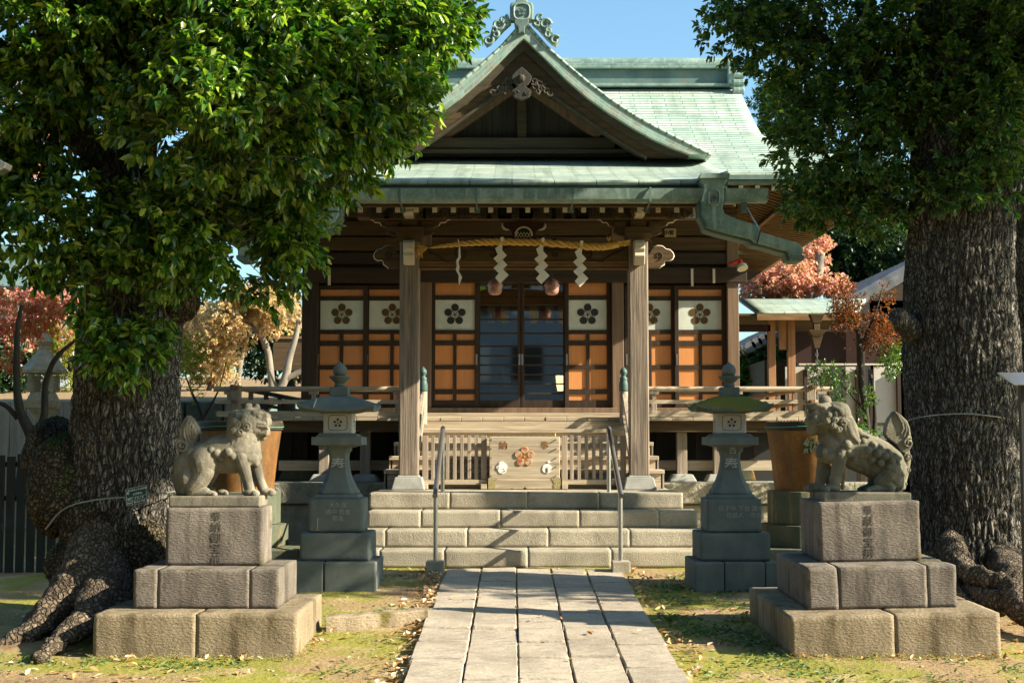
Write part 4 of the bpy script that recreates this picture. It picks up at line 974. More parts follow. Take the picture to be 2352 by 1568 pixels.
shp = [[(585,640),(680,565),(716,590),(710,676),(625,747)],[(625,747),(710,676),(793,768),(718,842)],[(555,822),(638,750),(719,842),(636,914)],[(636,914),(719,846),(803,938),(726,1011)],[(557,994),(637,916),(727,1012),(649,1087)],[(649,1087),(727,1014),(828,1118),(678,1272),(583,1168)],[(675,455),(715,435),(741,455),(730,520),(690,515)]]
labs = ['zigzag paper streamer seen nearly edge-on, at the thin tasselled end of the rope','zigzag paper streamer hanging in front of the bell nearer the burled tree','zigzag paper streamer hanging in front of the bell nearer the moss-capped lantern','zigzag paper streamer hanging nearest the thick cut end of the rope']
for (dx, dy, squeeze, lb) in ((1054-1151, 6, .30, labs[0]),(0,0,1,labs[1]),(94,1.5,1,labs[2]),(183,8,1,labs[3])):
    t = thing('paper_streamer', lb, 'paper streamer', (PX(1151+dx,YRp), YRp-.05, 3.35), 'folded paper streamers hanging from the straw rope')
    for i, s_ in enumerate(shp):
        yk = YRp-.045 - .012*(i%2) - (.02 if i==6 else 0)
        pp = []
        for zx, zy in s_:
            vx, vy = zs_(zx, zy); vx = 1151+(vx-1151)*squeeze
            if squeeze < 1: vx += 3*math.sin(zy*.012)
            q = pt(vx+dx, vy+dy+(-1 if squeeze<1 else 0), yk); pp.append((q[0], q[2]))
        obj('paper_fold' if i<6 else 'paper_tab', MB().prism_y(pp, yk, yk+.0015), M_paper, t)
for xv, lb in ((1137,'round copper bell behind the paper streamer, nearer the burled tree'),(1267.5,'round copper bell behind the paper streamer, nearer the moss-capped lantern')):
    Y = 17.6; c = pt(xv, 660, Y); t = thing('shrine_bell', lb, 'bell', (c[0], Y, c[2]-.1), 'round copper bells hanging in the porch')
    r = .090
    obj('bell_body', MB().lathe([(.001,-.098),(.03,-.097),(.06,-.088),(.078,-.07),(.087,-.04),(.088,.0),(.089,.012),(.098,.016),(.099,.03),(.090,.034),(.087,.05),(.074,.08),(.05,.1),(.02,.108),(.012,.115),(.001,.117)], c, 28), M_bell, t, smooth='auto')
    obj('slit', MB().box(c[0]-.003,c[0]+.003,Y-.091,Y-.04,c[2]-.09,c[2]-.075).tube([(c[0]-.03,Y-.06,c[2]-.078),(c[0]+.03,Y-.06,c[2]-.078)],.003,6), M_black, t)
    m = MB()
    for i in range(7):
        zc_ = c[2]+.13+i*.055; rg_ = [(c[0]+(.016*math.cos(q) if i%2 else 0), Y+(0 if i%2 else .016*math.cos(q)), zc_+.035*math.sin(q)) for q in [2*PI*k/12 for k in range(12)]]
        m.tube(rg_, .006, 6, close=True)
    obj('chain', m, M_black, t, smooth=True)
# red spotlight on the corner post
c = pt(1697, 610, 19.2)
t = thing('spotlight', 'red clip-on spotlight with glass bulb on the corner post under the eaves', 'spotlight', c)
obj('arm', MB().tube([pt(1676,606,19.3),pt(1686,603,19.25),pt(1694,598,19.2),pt(1701,599,19.15)],.022,8), M_red, t, smooth=True)
obj('socket', MB().tube([pt(1699,598,19.15),pt(1702,606,19.12)],[.035,.04],12), M_red, t, smooth='auto')
obj('bulb', MB().tube([pt(1702,606,19.12),pt(1704,611,19.1),pt(1706,617,19.08)],[.035,.07,.075],14), flat('bulb_glass',(.6,.58,.5),rough=.2), t, smooth='auto')

# ------------------------------------------------------------------ stone lanterns
def stone_lantern(cx, Yf, label, moss, sidechar):
    cy = Yf+.385
    t = thing('stone_lantern', label, 'stone lantern', (cx, cy, 0), 'stone lanterns flanking the steps')
    def Zl(zy): return 1.3+(1010-(826.9+zy/2.905))/ (3267/(Yf+.37))
    b = obj('base', MB().box(cx-.385,cx-.09*sidechar,Yf,Yf+.77,-.2,.197).box(cx-.09*sidechar+.005,cx+.385,Yf,Yf+.77,-.2,.197) if sidechar>0 else MB().box(cx-.385,cx-.12,Yf,Yf+.77,-.2,.197).box(cx-.115,cx+.25,Yf,Yf+.77,-.2,.197).box(cx+.255,cx+.385,Yf,Yf+.77,-.2,.197), M_lan, t, bev=.015)
    weld(obj('step', rough_box(MB(),cx-.322,cx+.322,Yf+.1,Yf+.70,.199,.452,.03,.01,.04,.003,cx), M_lan, t, smooth='auto', angle=45))
    blk = weld(obj('block', rough_box(MB(),cx-.252,cx+.252,cy-.24,cy+.24,.454,.762,.03,.01,.04,.002,cx+4), M_lan, t, smooth='auto', angle=45))
    obj('block', MB().taper(cx,cy,.764,.80,.42,.42,.38,.38), M_lan, t, bev=.006)
    prof = [(.178,.80),(.184,.815),(.180,.835),(.163,.86),(.148,.90),(.125,.96),(.106,1.03),(.094,1.10),(.088,1.17),(.087,1.22),(.092,1.26),(.103,1.285),(.112,1.29),(.112,1.335)]
    prof = [(r, .80+(z-.80)*(Zl(578)-.80)/(.535)) for r,z in prof]
    sm = MB(); 
    for r, z in prof:
        c = r*.30
        sm.v += [(cx+a,cy+b_,z) for a,b_ in ((-r+c,-r),(r-c,-r),(r,-r+c),(r,r-c),(r-c,r),(-r+c,r),(-r,r-c),(-r,-r+c))]
    for i in range(len(prof)-1):
        for k in range(8): sm.f.append((i*8+k,i*8+(k+1)%8,(i+1)*8+(k+1)%8,(i+1)*8+k))
    sm.f += [tuple(range(7,-1,-1)), tuple(range(len(prof)*8-8,len(prof)*8))]
    sh = obj('shaft', sm, M_lan, t, smooth='auto', angle=30)
    for i, ch in enumerate('奉獻'):
        zc_ = Zl(700)-.16*i; yy = cy-(.094 if i==0 else .112)
        tm = text_mb(ch, .135 if i==0 else .125, (0,0,0), .004, bold=.001)
        ro = Matrix.Rotation(-.10 if i==0 else -.22, 4, 'X')
        tm.v = [tuple(ro @ Vector(v) + Vector((cx, yy, zc_))) for v in tm.v]
        obj('character', tm, M_letter if i==0 else M_lan, sh)
    zt0, zt1 = Zl(565), Zl(505)
    obj('platform', MB().taper(cx,cy,Zl(580),zt0,.27,.27,.40,.40).box(cx-.232,cx+.232,cy-.232,cy+.232,zt0,zt1-.01).taper(cx,cy,zt1-.01,zt1+.02,.40,.40,.34,.34), M_lan, t, bev=.004)
    fb0, fb1 = zt1+.02, Zl(355)
    fb = obj('firebox', MB().box(cx-.136,cx+.136,cy-.136,cy+.136,fb0,fb1), M_lanl, t, bev=.012)
    zc_ = (fb0+fb1)/2+.005
    m = MB(); ume(m, cx, cy-.1385, zc_, .043, .004, R0=.0125)
    obj('plum_opening', m, M_black, fb)
    fr = []
    for k in range(32):
        a = 2*PI*k/32; ca, sa = math.cos(a), math.sin(a)
        fr.append((cx+.088*math.copysign(abs(ca)**.35,ca), cy-.137, zc_+.07*math.copysign(abs(sa)**.35,sa)))
    obj('panel_groove', MB().tube(fr, .003, 5, close=True), M_carve, fb)
    for sg in (-1,1):
        m = MB()
        for k in range(5): a = PI/2+2*PI*k/5; m.ball((cx+sg*.1365, cy+.028*math.cos(a), zc_+.028*math.sin(a)), (.002,.0125,.0125), 10, 7)
        obj('plum_opening', m, M_black, fb)
    # roof: square, concave, lifted corners
    rz0, rz1 = Zl(352), Zl(243); m = MB(); N = 12
    def roofz(u, v, top):
        d = max(abs(u), abs(v)); c_ = min(abs(u),abs(v))/max(d,1e-6)
        h = (1-d)**.75 if d < 1 else 0
        if top: return rz0+.035+(rz1-rz0-.035)*min(1, 1.25*(1-d**1.7))*1.0 + .05*(d**3)*(c_**3)
        return rz0-.0+.05*(d**3)*(c_**3)+.01*(d)
    for top in (1,0):
        bs = len(m.v)
        for j in range(N+1):
            for i in range(N+1):
                u = -1+2*i/N; v_ = -1+2*j/N; d = max(abs(u),abs(v_)); c_ = min(abs(u),abs(v_))/max(d,1e-6)
                w = .335*(1+.055*c_**3*d)
                m.v.append((cx+u*w, cy+v_*w, roofz(u,v_,top)))
        for j in range(N):
            for i in range(N):
                q = (bs+j*(N+1)+i, bs+j*(N+1)+i+1, bs+(j+1)*(N+1)+i+1, bs+(j+1)*(N+1)+i); m.f.append(q if top else q[::-1])
    NN = (N+1)**2
    ring = [i for i in range(N+1)]+[j*(N+1)+N for j in range(1,N+1)]+[N*(N+1)+i for i in range(N-1,-1,-1)]+[j*(N+1) for j in range(N-1,0,-1)]
    for k in range(len(ring)): a, b_ = ring[k], ring[(k+1)%len(ring)]; m.f.append((a+NN, b_+NN, b_, a))
    obj('roof', m, M_lanm if moss else M_lan, t, smooth='auto', angle=40)
    obj('roof_underside', MB().taper(cx,cy,fb1-.002,rz0+.02,.30,.30,.5,.5), M_lan, t)
    fz = rz1-.02
    fn = obj('finial', MB().box(cx-.088,cx+.088,cy-.088,cy+.088,fz,Zl(180)), M_lan, t, bev=.012)
    z_ = Zl(180)
    obj('lotus_bowl', MB().lathe([(.05,z_),(.055,z_+.015),(.045,z_+.035),(.07,z_+.06),(.098,z_+.085),(.105,z_+.10),(.095,z_+.105),(.04,z_+.10)], (cx,cy,0), 20), M_lan, fn, smooth='auto')
    j0 = z_+.10
    jw = MB().lathe([(.03,j0-.005),(.055,j0+.01),(.066,j0+.045),(.064,j0+.075),(.05,j0+.10),(.025,j0+.118),(.006,j0+.135)], (cx,cy,0), 24)
    obj('jewel', jw, M_lan, fn, smooth=True)
    if sidechar < 0:
        obj('small_writing', text_mb('西', .07, (cx+.01, cy-.114, Zl(590)-.02), .002), M_letter, sh)
    rr = random.Random(4 if sidechar<0 else 8)
    txt = '氏子中 下合 講中\n　世話人　市谷' if sidechar<0 else '大久保\n講中 若者\n寄進'
    obj('faint_inscription', text_mb(txt, .055, (cx+(.06 if sidechar<0 else .02), cy-.2405, .64), .0015, line=1.1), flat('faint_letters',(.25,.26,.24),rough=.9), blk)
    if sidechar > 0:
        obj('bird_streak', MB().bar((cx-.165,cy-.243,.585),(cx-.17,cy-.243,.47),.006,.003), M_white, blk)
        obj('bird_streak', MB().bar((cx-.172,cy-.335,rz1-.03),(cx-.20,cy-.345,rz0+.04),.02,.006), M_white, t)
    return t
stone_lantern(PX(768.5,13.0), 12.98, 'grey stone lantern without moss, with white bird streaks, beside the open-mouthed lion', False, 1)
stone_lantern(PX(1690,13.0), 12.98, 'stone lantern with a moss-covered roof near the closed-mouthed lion', True, -1)

# ------------------------------------------------------------------ metal rain tubs
def tub(cx, cy, label, sg):
    t = thing('rain_tub', label, 'tub', (cx, cy, 0), 'rusted metal rain tubs on octagonal stone plinths')
    z0, z1 = .735, 1.50; r0, r1 = .375, .455
    obj('tub_body', MB().lathe([(r0,z0),(r0+(r1-r0)*.5,(z0+z1)/2),(r1,z1-.09),(r1-.05,z1-.09),(r1-.06,z1-.2)], (cx,cy,0), 40), M_rust, t, smooth='auto')
    rim = obj('rim', MB().lathe([(r1+.0,z1-.10),(r1+.018,z1-.085),(r1+.022,z1-.02),(r1+.012,z1),(r1-.02,z1),(r1-.03,z1-.05),(r1-.04,z1-.09)], (cx,cy,0), 40), M_dark, t, smooth='auto')
    w = [(cx+(r1+.026)*math.cos(a), cy+(r1+.026)*math.sin(a), z1-.055+.006*math.sin(3*a)) for a in [2*PI*i/60 for i in range(60)]]
    obj('green_wire', MB().tube(w, .004, 5, close=True), flat('green_wire',(.05,.35,.22)), rim)
    m = MB()
    for k in range(70): a = 2*PI*k/70; m.ball((cx+(r1-.0)*math.cos(a), cy+(r1-.0)*math.sin(a), z1+.002), .011, 6, 5)
    obj('rim_beads', m, M_tubst, rim)
    obj('water', MB().lathe([(r1-.07,z1-.14),(r1-.07,z1-.139)], (cx,cy,0), 30), M_black, t)
    for ch, ang in (('納', -PI/2 - .12 if sg>0 else -PI/2+.25),):
        tm = text_mb(ch, .18, (0,0,0), .008, bold=.004); ro = Matrix.Rotation(ang+PI/2, 4, 'Z'); rd = .432
        tm.v = [tuple(ro @ Vector((v[0], v[1]-rd+ -(.006), v[2]*1.0)) + Vector((cx,cy,1.22))) for v in tm.v]
        obj('character', tm, M_verd, t)
    m = MB(); 
    for k in range(5):
        a = PI/2+2*PI*k/5; ang = -PI/2+ .62*sg + .115*math.cos(a)/.43*1.0; rr_ = .425
        c = (cx+rr_*math.cos(ang), cy+rr_*math.sin(ang), 1.06+.095*math.sin(a))
        m.ball(c, (.042,.042,.048), 14, 9)
    obj('plum_crest', m, M_verd, t, smooth=True)
    obj('plinth', MB().lathe([(.47,.37),(.47,.735)], (cx,cy,0), 8, rot=PI/8), M_tubst, t, bev=.01)
    obj('plinth', MB().lathe([(.56,.13),(.56,.368)], (cx,cy,0), 8, rot=PI/8), M_tubst, t, bev=.01)
    obj('plinth', MB().box(cx-.75,cx+.75,cy-.72,cy+.72,-.05,.128), M_tubst, t, bev=.01)
tub(PX(1856,16.0), 16.0, 'rusty rain tub with verdigris crest behind the closed-mouthed stone lion', 1)
tub(PX(552,16.0), 16.0, 'rusty rain tub on curved stone plinth behind the open-mouthed stone lion', -1)

# ------------------------------------------------------------------ pedestals
def pedestal(label, layers, joints, chars, charpos, rot=None, fmat=None, side=1):
    x0, x1, y0, y1, z0, z1 = layers[0]
    cx = (x0+x1)/2
    t = thing('lion_pedestal', label, 'pedestal', (cx, y0, z0), 'stepped stone pedestals of the two lions')
    for i, (a, b, c, d, e, f_) in enumerate(layers):
        m = MB(); xs = [a]+joints[i]+[b]
        for p_, q_ in zip(xs[:-1], xs[1:]):
            yc = c + (d-c)*.42
            if i == 0: rough_box(m,p_+.001,q_-.001,c,yc-.001,e,f_,.03,.005,.04,.003,cx+i); rough_box(m,p_+.001,q_-.001,yc,d,e,f_,.035,.005,.04,.003,cx+3)
            else: rough_box(m,p_+(.001 if p_ != a else 0),q_-(.001 if q_ != b else 0),c,d,e,f_,.026,.0045,.035,.0025,cx+i*3+p_)
        o = obj(('base_step','base_step','block')[i], m, (M_pedy if i==0 else M_ped), t, smooth='auto', angle=45); weld(o)
        if i == 2: blk = o
    a, b, c, d, e, f_ = layers[2]
    for k, ch in enumerate(chars):
        s = .078
        obj('carved_character', text_mb(ch, s, (charpos, c-.004, f_-.065-k*.078), .0012, bold=-.0004), M_carve, blk)
    if rot: t.rotation_euler = rot
    return t
pl1 = [(-1.0,0,0,0,0,0)]
L1 = [(PX(222,9.98),PX(687,9.98),9.98,11.28,-.40,.096),(PX(312,10.28),PX(643.5,10.28),10.28,11.15,.098,.374),(PX(384,10.6),PX(606,10.6),10.6,11.02,.376,.798)]
ped1 = pedestal('three-tier stone pedestal under the open-mouthed lion, beside the burled tree', L1, [[PX(456,9.98)],[PX(367,10.28),PX(577,10.28)],[]], '奉納御宝前', PX(500,10.6))
L2 = [(PX(1812,9.98),PX(2290,9.98),9.98,11.7,-.40,.09),(PX(1854,10.3),PX(2194,10.3),10.3,11.5,.092,.389),(PX(1885,10.65),PX(2115,10.65),10.65,11.35,.391,.83)]
ped2 = pedestal('three-tier mossy stone pedestal under the closed-mouthed lion', L2, [[PX(2049,9.98)],[PX(1924,10.3),PX(2126.5,10.3)],[]], '奉献御宝前', PX(1998,10.65), rot=(R(1.0), R(-1.2), 0))

# ------------------------------------------------------------------ lions
class Lump(MB):
    def __init__(s, fn, Yc): super().__init__(); s.fn = fn; s.Yc = Yc
    def P(s, zx, zy, dy=0): x, z = s.fn(zx, zy); return Vector((x, s.Yc+dy, z))
    def B(s, zx, zy, r, dy=0): 
        s.ball(s.P(zx,zy,dy), r, 18, 12)
        return s
    def C(s, *p):                                         # chain of (zx,zy,r,dy)
        for a, b in zip(p[:-1], p[1:]):
            s.cap(s.P(a[0],a[1],a[3] if len(a)>3 else 0), s.P(b[0],b[1],b[3] if len(b)>3 else 0), a[2], b[2], 14)
        return s
    def S(s, zx, zy, r, dy, turns=1.6, w=.010, a0=0, sg=1):
        c = s.P(zx,zy,dy); P = []; W = []
        for i in range(30):
            t = i/29; a = a0+sg*turns*2*PI*t; q = r*(1-.85*t); P.append((c.x+q*math.cos(a), c.y-.012*t, c.z+q*math.sin(a))); W.append(w*(1-.3*t))
        s.tube(P, W, 8); return s
    def paw(s, zx, zy, dy, f=1, r=.05):
        s.B(zx, zy, (r*1.25, r*.95, r*.62), dy)
        for k in range(4): s.B(zx+f*(r*1900*.85), zy+18, (r*.50,r*.25,r*.50), dy+(-1.5+k)*r*.56)
        return s
def finish_lion(name, lump, m, label, plinth, mouth_extra):
    t = thing('stone_lion', label, 'stone lion', (lump.P(700,0).x, lump.Yc, plinth[5]), 'pair of guardian stone lions')
    obj('plinth', MB().box(*plinth), m, t, bev=.012)
    o = obj('lion_figure', lump, m, t)
    r = o.modifiers.new('remesh', 'REMESH'); r.mode = 'VOXEL'; r.voxel_size = .0045; r.use_smooth_shade = True
    s = o.modifiers.new('smooth', 'SMOOTH'); s.iterations = 2; s.factor = .4
    if mouth_extra: obj('mouth', mouth_extra, M_carve, t)
    return t
def LL(zx, zy): q = pt(402+zx/6.207, 907.2+zy/6.207, 10.84); return q[0], q[2]
A = Lump(LL, 10.84)
pzL = LL(0,1425)[1]
A.C((230,1060,.125),(320,930,.12),(600,800,.122),(820,790,.13),(960,800,.125)).C((320,930,.12),(600,960,.085),(880,930,.10))
A.C((200,980,.115),(185,1180,.115),(195,1320,.105)).B(210,1180,(.10,.145,.14)).B(150,1360,(.055,.12,.05)).B(260,900,(.09,.12,.10)).B(300,1330,(.06,.14,.05))
A.C((900,770,.125),(960,560,.125),(1010,430,.12))
A.C((1010,700,.105),(1080,640,.075),(1150,560,.05)).C((1080,760,.085),(1150,880,.05)).B(1060,900,(.085,.11,.06)).B(1160,950,(.03,.05,.045))
for dy in (-.078, .078):
    n = dy < 0; ox = 0 if n else 130
    A.C((960+ox*.8,900,.062,dy),(1010+ox*.9,1050,.050,dy),(1060+ox*.9,1220,.040,dy),(1090+ox*1.1,1345,.038,dy))
    A.paw(1095+ox*1.45, 1378, dy, 1, .050)
    A.C((985+ox*.7,1180,.012,dy-.02),(1000+ox*.8,1300,.012,dy-.02),(1010+ox*.8,1380,.014,dy-.02))
    A.B(430,945,(.112,.075,.112),dy*1.15).C((420,970,.095,dy),(440,1080,.085,dy*1.05),(380,1200,.078,dy*1.05),(290,1300,.068,dy*1.05),(270,1360,.05,dy*1.1))
    A.C((300,1385,.036,dy*1.2),(480,1375,.036,dy*1.25)); A.paw(540 if n else 640, 1392, dy*1.25, 1, .038)
# spine ridge
for i in range(9): A.B(300+i*55, 700-i*18, (.022,.018,.016))
for zx, zy, dy, r in ((640,830,-.115,.035),(560,790,-.11,.03),(700,900,-.105,.028),(800,820,-.125,.035),(860,870,-.12,.03),(990,880,-.105,.035),(930,980,-.09,.03),(1060,960,-.07,.03)): A.B(zx,zy,r,dy)
# head
A.B(1040,390,(.135,.125,.115)).B(900,430,(.085,.13,.125)).B(850,520,(.06,.11,.07)).B(1000,480,(.12,.125,.08)).B(900,300,(.08,.10,.05))
A.prism_y([LL(*q) for q in ((890,250),(960,216),(1080,210),(1200,226),(1290,240),(1335,256),(1350,300),(1340,330),(1354,370),(1350,432),(1240,425),(1130,415),(1080,520),(960,560),(880,480))],10.84-.085,10.84+.085)
A.prism_y([LL(*q) for q in ((1095,470),(1160,462),(1250,470),(1340,478),(1340,560),(1318,590),(1285,560),(1230,560),(1160,530),(1090,520))],10.84-.062,10.84+.062)
A.C((1090,260,.05),(1240,270,.035)).B(1130,330,(.09,.105,.07)).C((1180,360,.065,-.035),(1290,375,.045,-.03)).C((1180,360,.065,.035),(1290,375,.045,.03)).B(1305,335,(.032,.05,.032))
A.B(1325,300,(.018,.03,.015)).C((1150,275,.028,-.075),(1230,255,.022,-.06),(1290,275,.014,-.04)).C((1150,275,.028,.075),(1230,255,.022,.06))
A.B(1215,305,(.026,.022,.024),-.078).C((1170,280,.012,-.09),(1225,262,.013,-.085),(1290,272,.010,-.075))
A.C((1130,500,.06),(1230,505,.052),(1290,520,.036)).C((1150,480,.05,-.045),(1280,480,.032,-.035)).C((1150,480,.05,.045),(1280,480,.032,.035))
A.C((1230,570,.02),(1255,605,.024),(1240,620,.018)).B(1130,430,(.06,.09,.06))
for i in range(8): A.B(1150+i*26, 432+i*2, (.0115,.016,.018), -.084+.002*i)
A.C((1120,400,.016,-.085),(1200,398,.014,-.085),(1300,408,.012,-.08),(1345,420,.010,-.07)).C((1110,470,.012,-.07),(1230,462,.010,-.065),(1340,476,.010,-.055))
for i in range(5): A.B(1335, 425, (.009,.008,.013), -.04+.02*i)
for i in range(7): A.C((1130+i*26,500,.012,-.07+.004*i),(1150+i*26,560+8*(i%2),.006,-.055+.003*i))
A.C((1040,215,.03,-.03),(1045,160,.024,-.035),(1075,150,.02,-.03)).C((1130,215,.026,.02),(1160,165,.024,.02),(1175,200,.02,.02)).C((1155,170,.02,.02),(1165,215,.02,.02))
for i in range(7): A.C((905+i*18,255+6*i,.010,-.105),(930+i*16,330+8*i,.009,-.118))
for zx, zy, r, a0 in ((1062,450,.036,0),(950,420,.032,1),(975,525,.036,2),(1015,365,.024,3),(878,495,.026,4),(900,360,.022,2),(1030,300,.02,1)):
    A.B(zx,zy,(r,.02,r),-.118); A.S(zx,zy,r*.9,-.136,1.5,.0085,a0)
for i in range(5): A.C((880+i*45,600,.014,-.10),(860+i*30,700-5*i,.010,-.115),(830+i*26,760-8*i,.005,-.12))
# tail
tp = [(210,285),(262,330),(310,400),(345,480),(368,552),(330,565),(300,620),(262,700),(235,800),(170,880),(110,960),(70,940),(52,860),(72,760),(70,640),(85,500),(130,370),(175,300)]
A.prism_y([LL(*q) for q in tp], 10.84-.045, 10.84+.05)
for off, dy in ((0,0),):
    for c in ([(215,330),(190,420),(185,520),(205,600),(235,690)],[(240,370),(225,450),(225,540),(250,620)],[(270,420),(262,500),(268,560),(280,620)],[(300,470),(300,540),(305,580)],[(180,380),(150,480),(150,580),(185,660),(215,720)]):
        A.tube([A.P(x,y,-.048) for x,y in c], [.008+.003*math.sin(i) for i in range(len(c))], 8)
A.B(130,720,(.052,.025,.052),-.04).S(130,720,.05,-.066,1.7,.010,2).B(85,900,(.03,.02,.03),-.04).S(85,900,.03,-.058,1.4,.008,1)
A.C((150,860,.05),(200,960,.07))
finish_lion('stone_lion', A, M_lion, 'carved stone lion with open jaws and bared teeth, seated facing the path', (LL(15,0)[0]+.0,PX(599,10.66),10.66,11.02,.80,pzL), None)
def RL(zx, zy): q = pt(1837.5+zx/5.935, 895.8+zy/5.935, 11.0); return q[0], q[2]
A = Lump(RL, 11.0); pzR = RL(0,1375)[1]
def mR(*a): return a
A.C((620,800,.125),(850,800,.130),(1050,880,.130),(1200,980,.125),(1260,1120,.115)).C((700,900,.10),(950,1000,.10),(1150,1120,.10))
A.B(1270,1230,(.085,.13,.085)).B(1330,1290,(.05,.10,.05)).B(1210,1010,(.10,.12,.12))
A.C((640,780,.13),(590,600,.125),(520,440,.12)).C((480,760,.11),(400,640,.09),(360,560,.07)).C((430,800,.10),(330,860,.07)).B(300,850,(.05,.09,.07)).B(430,900,(.09,.115,.06))
for dy in (-.08,.08):
    n = dy < 0; ox = 0 if n else -140
    A.C((520+ox,880,.062,dy),(490+ox,1020,.052,dy),(460+ox,1180,.044,dy),(440+ox,1280,.04,dy))
    A.paw(400+ox*1.2, 1330, dy, -1, .056)
    A.C((585+ox,1050,.012,dy),(560+ox,1200,.012,dy),(545+ox,1330,.014,dy))
    A.B(1190,1080,(.085,.05,.085),dy*1.2).C((1150,1150,.07,dy*1.1),(1060,1240,.055,dy*1.15),(1180,1320,.045,dy*1.15)).C((1190,1335,.032,dy*1.3),(980,1335,.035,dy*1.35)); A.paw(930,1342,dy*1.35,-1,.038)
# spots and mane
for zx, zy, dy, r in ((820,700,-.10,.028),(940,740,-.105,.030),(1050,770,-.10,.028),(1150,830,-.095,.028),(1240,900,-.09,.028),(870,820,-.13,.03),(990,860,-.135,.032),(1100,900,-.13,.03),(1190,960,-.125,.03),(1280,1000,-.11,.026),(930,940,-.12,.03),(1040,990,-.125,.032),(1140,1050,-.125,.03),(1230,1090,-.12,.028),(590,740,-.12,.035),(620,860,-.115,.03),(520,820,-.11,.03),(700,930,-.11,.024)): A.B(zx,zy,r,dy)
A.C((600,460,.05,-.09),(650,600,.035,-.11),(740,705,.012,-.12)).C((640,440,.04,-.09),(690,560,.03,-.105),(760,700,.01,-.115)).C((690,520,.03,-.08),(780,590,.028,-.09),(900,635,.008,-.10)).C((560,480,.04,-.10),(590,600,.02,-.115),(640,690,.008,-.12))
for i in range(10): A.B(740+i*66, 505+i*36+ (10 if i>6 else 0), (.024,.02,.017))
# head
A.B(400,370,(.135,.125,.105)).B(560,330,(.075,.115,.09)).B(500,260,(.10,.11,.06)).B(330,260,(.11,.10,.05)).B(340,140,(.05,.045,.042)).B(560,430,(.06,.11,.06))
A.C((250,300,.05),(150,240,.03)).B(200,330,(.065,.09,.05)).C((200,400,.06,-.035),(150,420,.045,-.03)).C((200,400,.06,.035),(150,420,.045,.03)).B(125,385,(.025,.045,.028))
A.C((280,500,.06),(190,520,.055),(165,545,.045)).B(230,470,(.07,.09,.055)).C((100,230,.022,-.04),(200,215,.026,-.07),(300,250,.022,-.09)).B(190,300,(.02,.016,.02),-.08)
A.C((130,455,.012,-.06),(200,470,.012,-.085),(260,450,.012,-.1))
A.C((420,235,.02,-.10),(500,300,.03,-.12),(470,310,.012,-.13))
for zx, zy, r, a0 in ((545,445,.036,0),(430,410,.03,1),(480,530,.032,2),(350,340,.024,3),(400,480,.026,4),(330,420,.024,2),(440,330,.02,1)):
    A.B(zx,zy,(r,.02,r),-.112); A.S(zx,zy,r*.9,-.13,1.5,.008,a0)
tp = [(1280,285),(1340,330),(1410,400),(1455,470),(1482,560),(1500,650),(1508,740),(1480,810),(1430,830),(1390,850),(1360,830),(1330,790),(1300,740),(1180,650),(1150,600),(1160,500),(1200,390)]
A.prism_y([RL(*q) for q in tp], 11.0-.045, 11.0+.06)
for c in ([(1285,310),(1330,380),(1370,450),(1385,530),(1350,600)],[(1310,320),(1370,390),(1415,470),(1425,550),(1390,640)],[(1340,340),(1420,430),(1455,520),(1460,600),(1430,650)]): A.tube([A.P(x,y,-.05) for x,y in c], [.006,.011,.012,.010,.006], 8)
A.B(1455,720,(.034,.025,.05),-.03).S(1455,720,.040,-.055,1.5,.009,1).C((1440,820,.03,0),(1450,950,.035,0),(1440,1100,.028,0),(1415,1250,.022,0),(1410,1330,.018,0))
A.S(1455,900,.032,-.04,1.4,.009,2).S(1455,1080,.024,-.036,1.4,.008,2).S(1425,1270,.018,-.03,1.2,.007,1).B(1330,1200,(.05,.10,.10))
lr = finish_lion('stone_lion', A, M_lion2, 'carved stone lion with closed mouth and spotted flank, seated facing the path', (PX(1889,10.75),PX(2092,10.75),10.75,11.25,.832,pzR), None)
# ------------------------------------------------------------------ bark, trunks
M_bark = mat('camphor_bark', [(.35,(.075,.068,.058)),(.5,(.145,.13,.11)),(.68,(.26,.235,.20))], (14,14,4), rough=.92, bump=1, bdist=.018, bscale=(50,50,14), fine=(80,.35), dist=.6, plates=((38,38,9),(.028,.023,.018)), moss=((.05,.065,.012),.24,3,.02))
M_root = mat('root_bark', [(.35,(.075,.056,.038)),(.5,(.14,.105,.072)),(.68,(.24,.19,.135))], (14,14,10), rough=.92, bump=1, bdist=.012, bscale=(40,40,30), fine=(70,.35), dist=.6, plates=((26,26,26),(.045,.033,.022)))
M_burl = mat('burl_bark', [(.35,(.045,.032,.018)),(.5,(.11,.085,.05)),(.7,(.20,.16,.10))], (16,16,16), rough=.92, bump=1, bdist=.02, bscale=40, fine=(60,.35), plates=((30,30,26),(.014,.010,.006)), moss=((.045,.07,.010),.40,1.8,.25))
M_twig = flat('twig', (.085,.085,.035), rough=.8)
M_ptrunk = mat('pale_trunk', [(.3,(.12,.10,.08)),(.7,(.27,.24,.19))], (6,6,2), rough=.85, bump=.5, bdist=.01, bscale=20)
M_dtrunk = mat('thin_dark_trunk', [(.3,(.022,.019,.016)),(.7,(.05,.043,.036))], (8,8,3), rough=.85, bump=.5, bdist=.01, bscale=20)
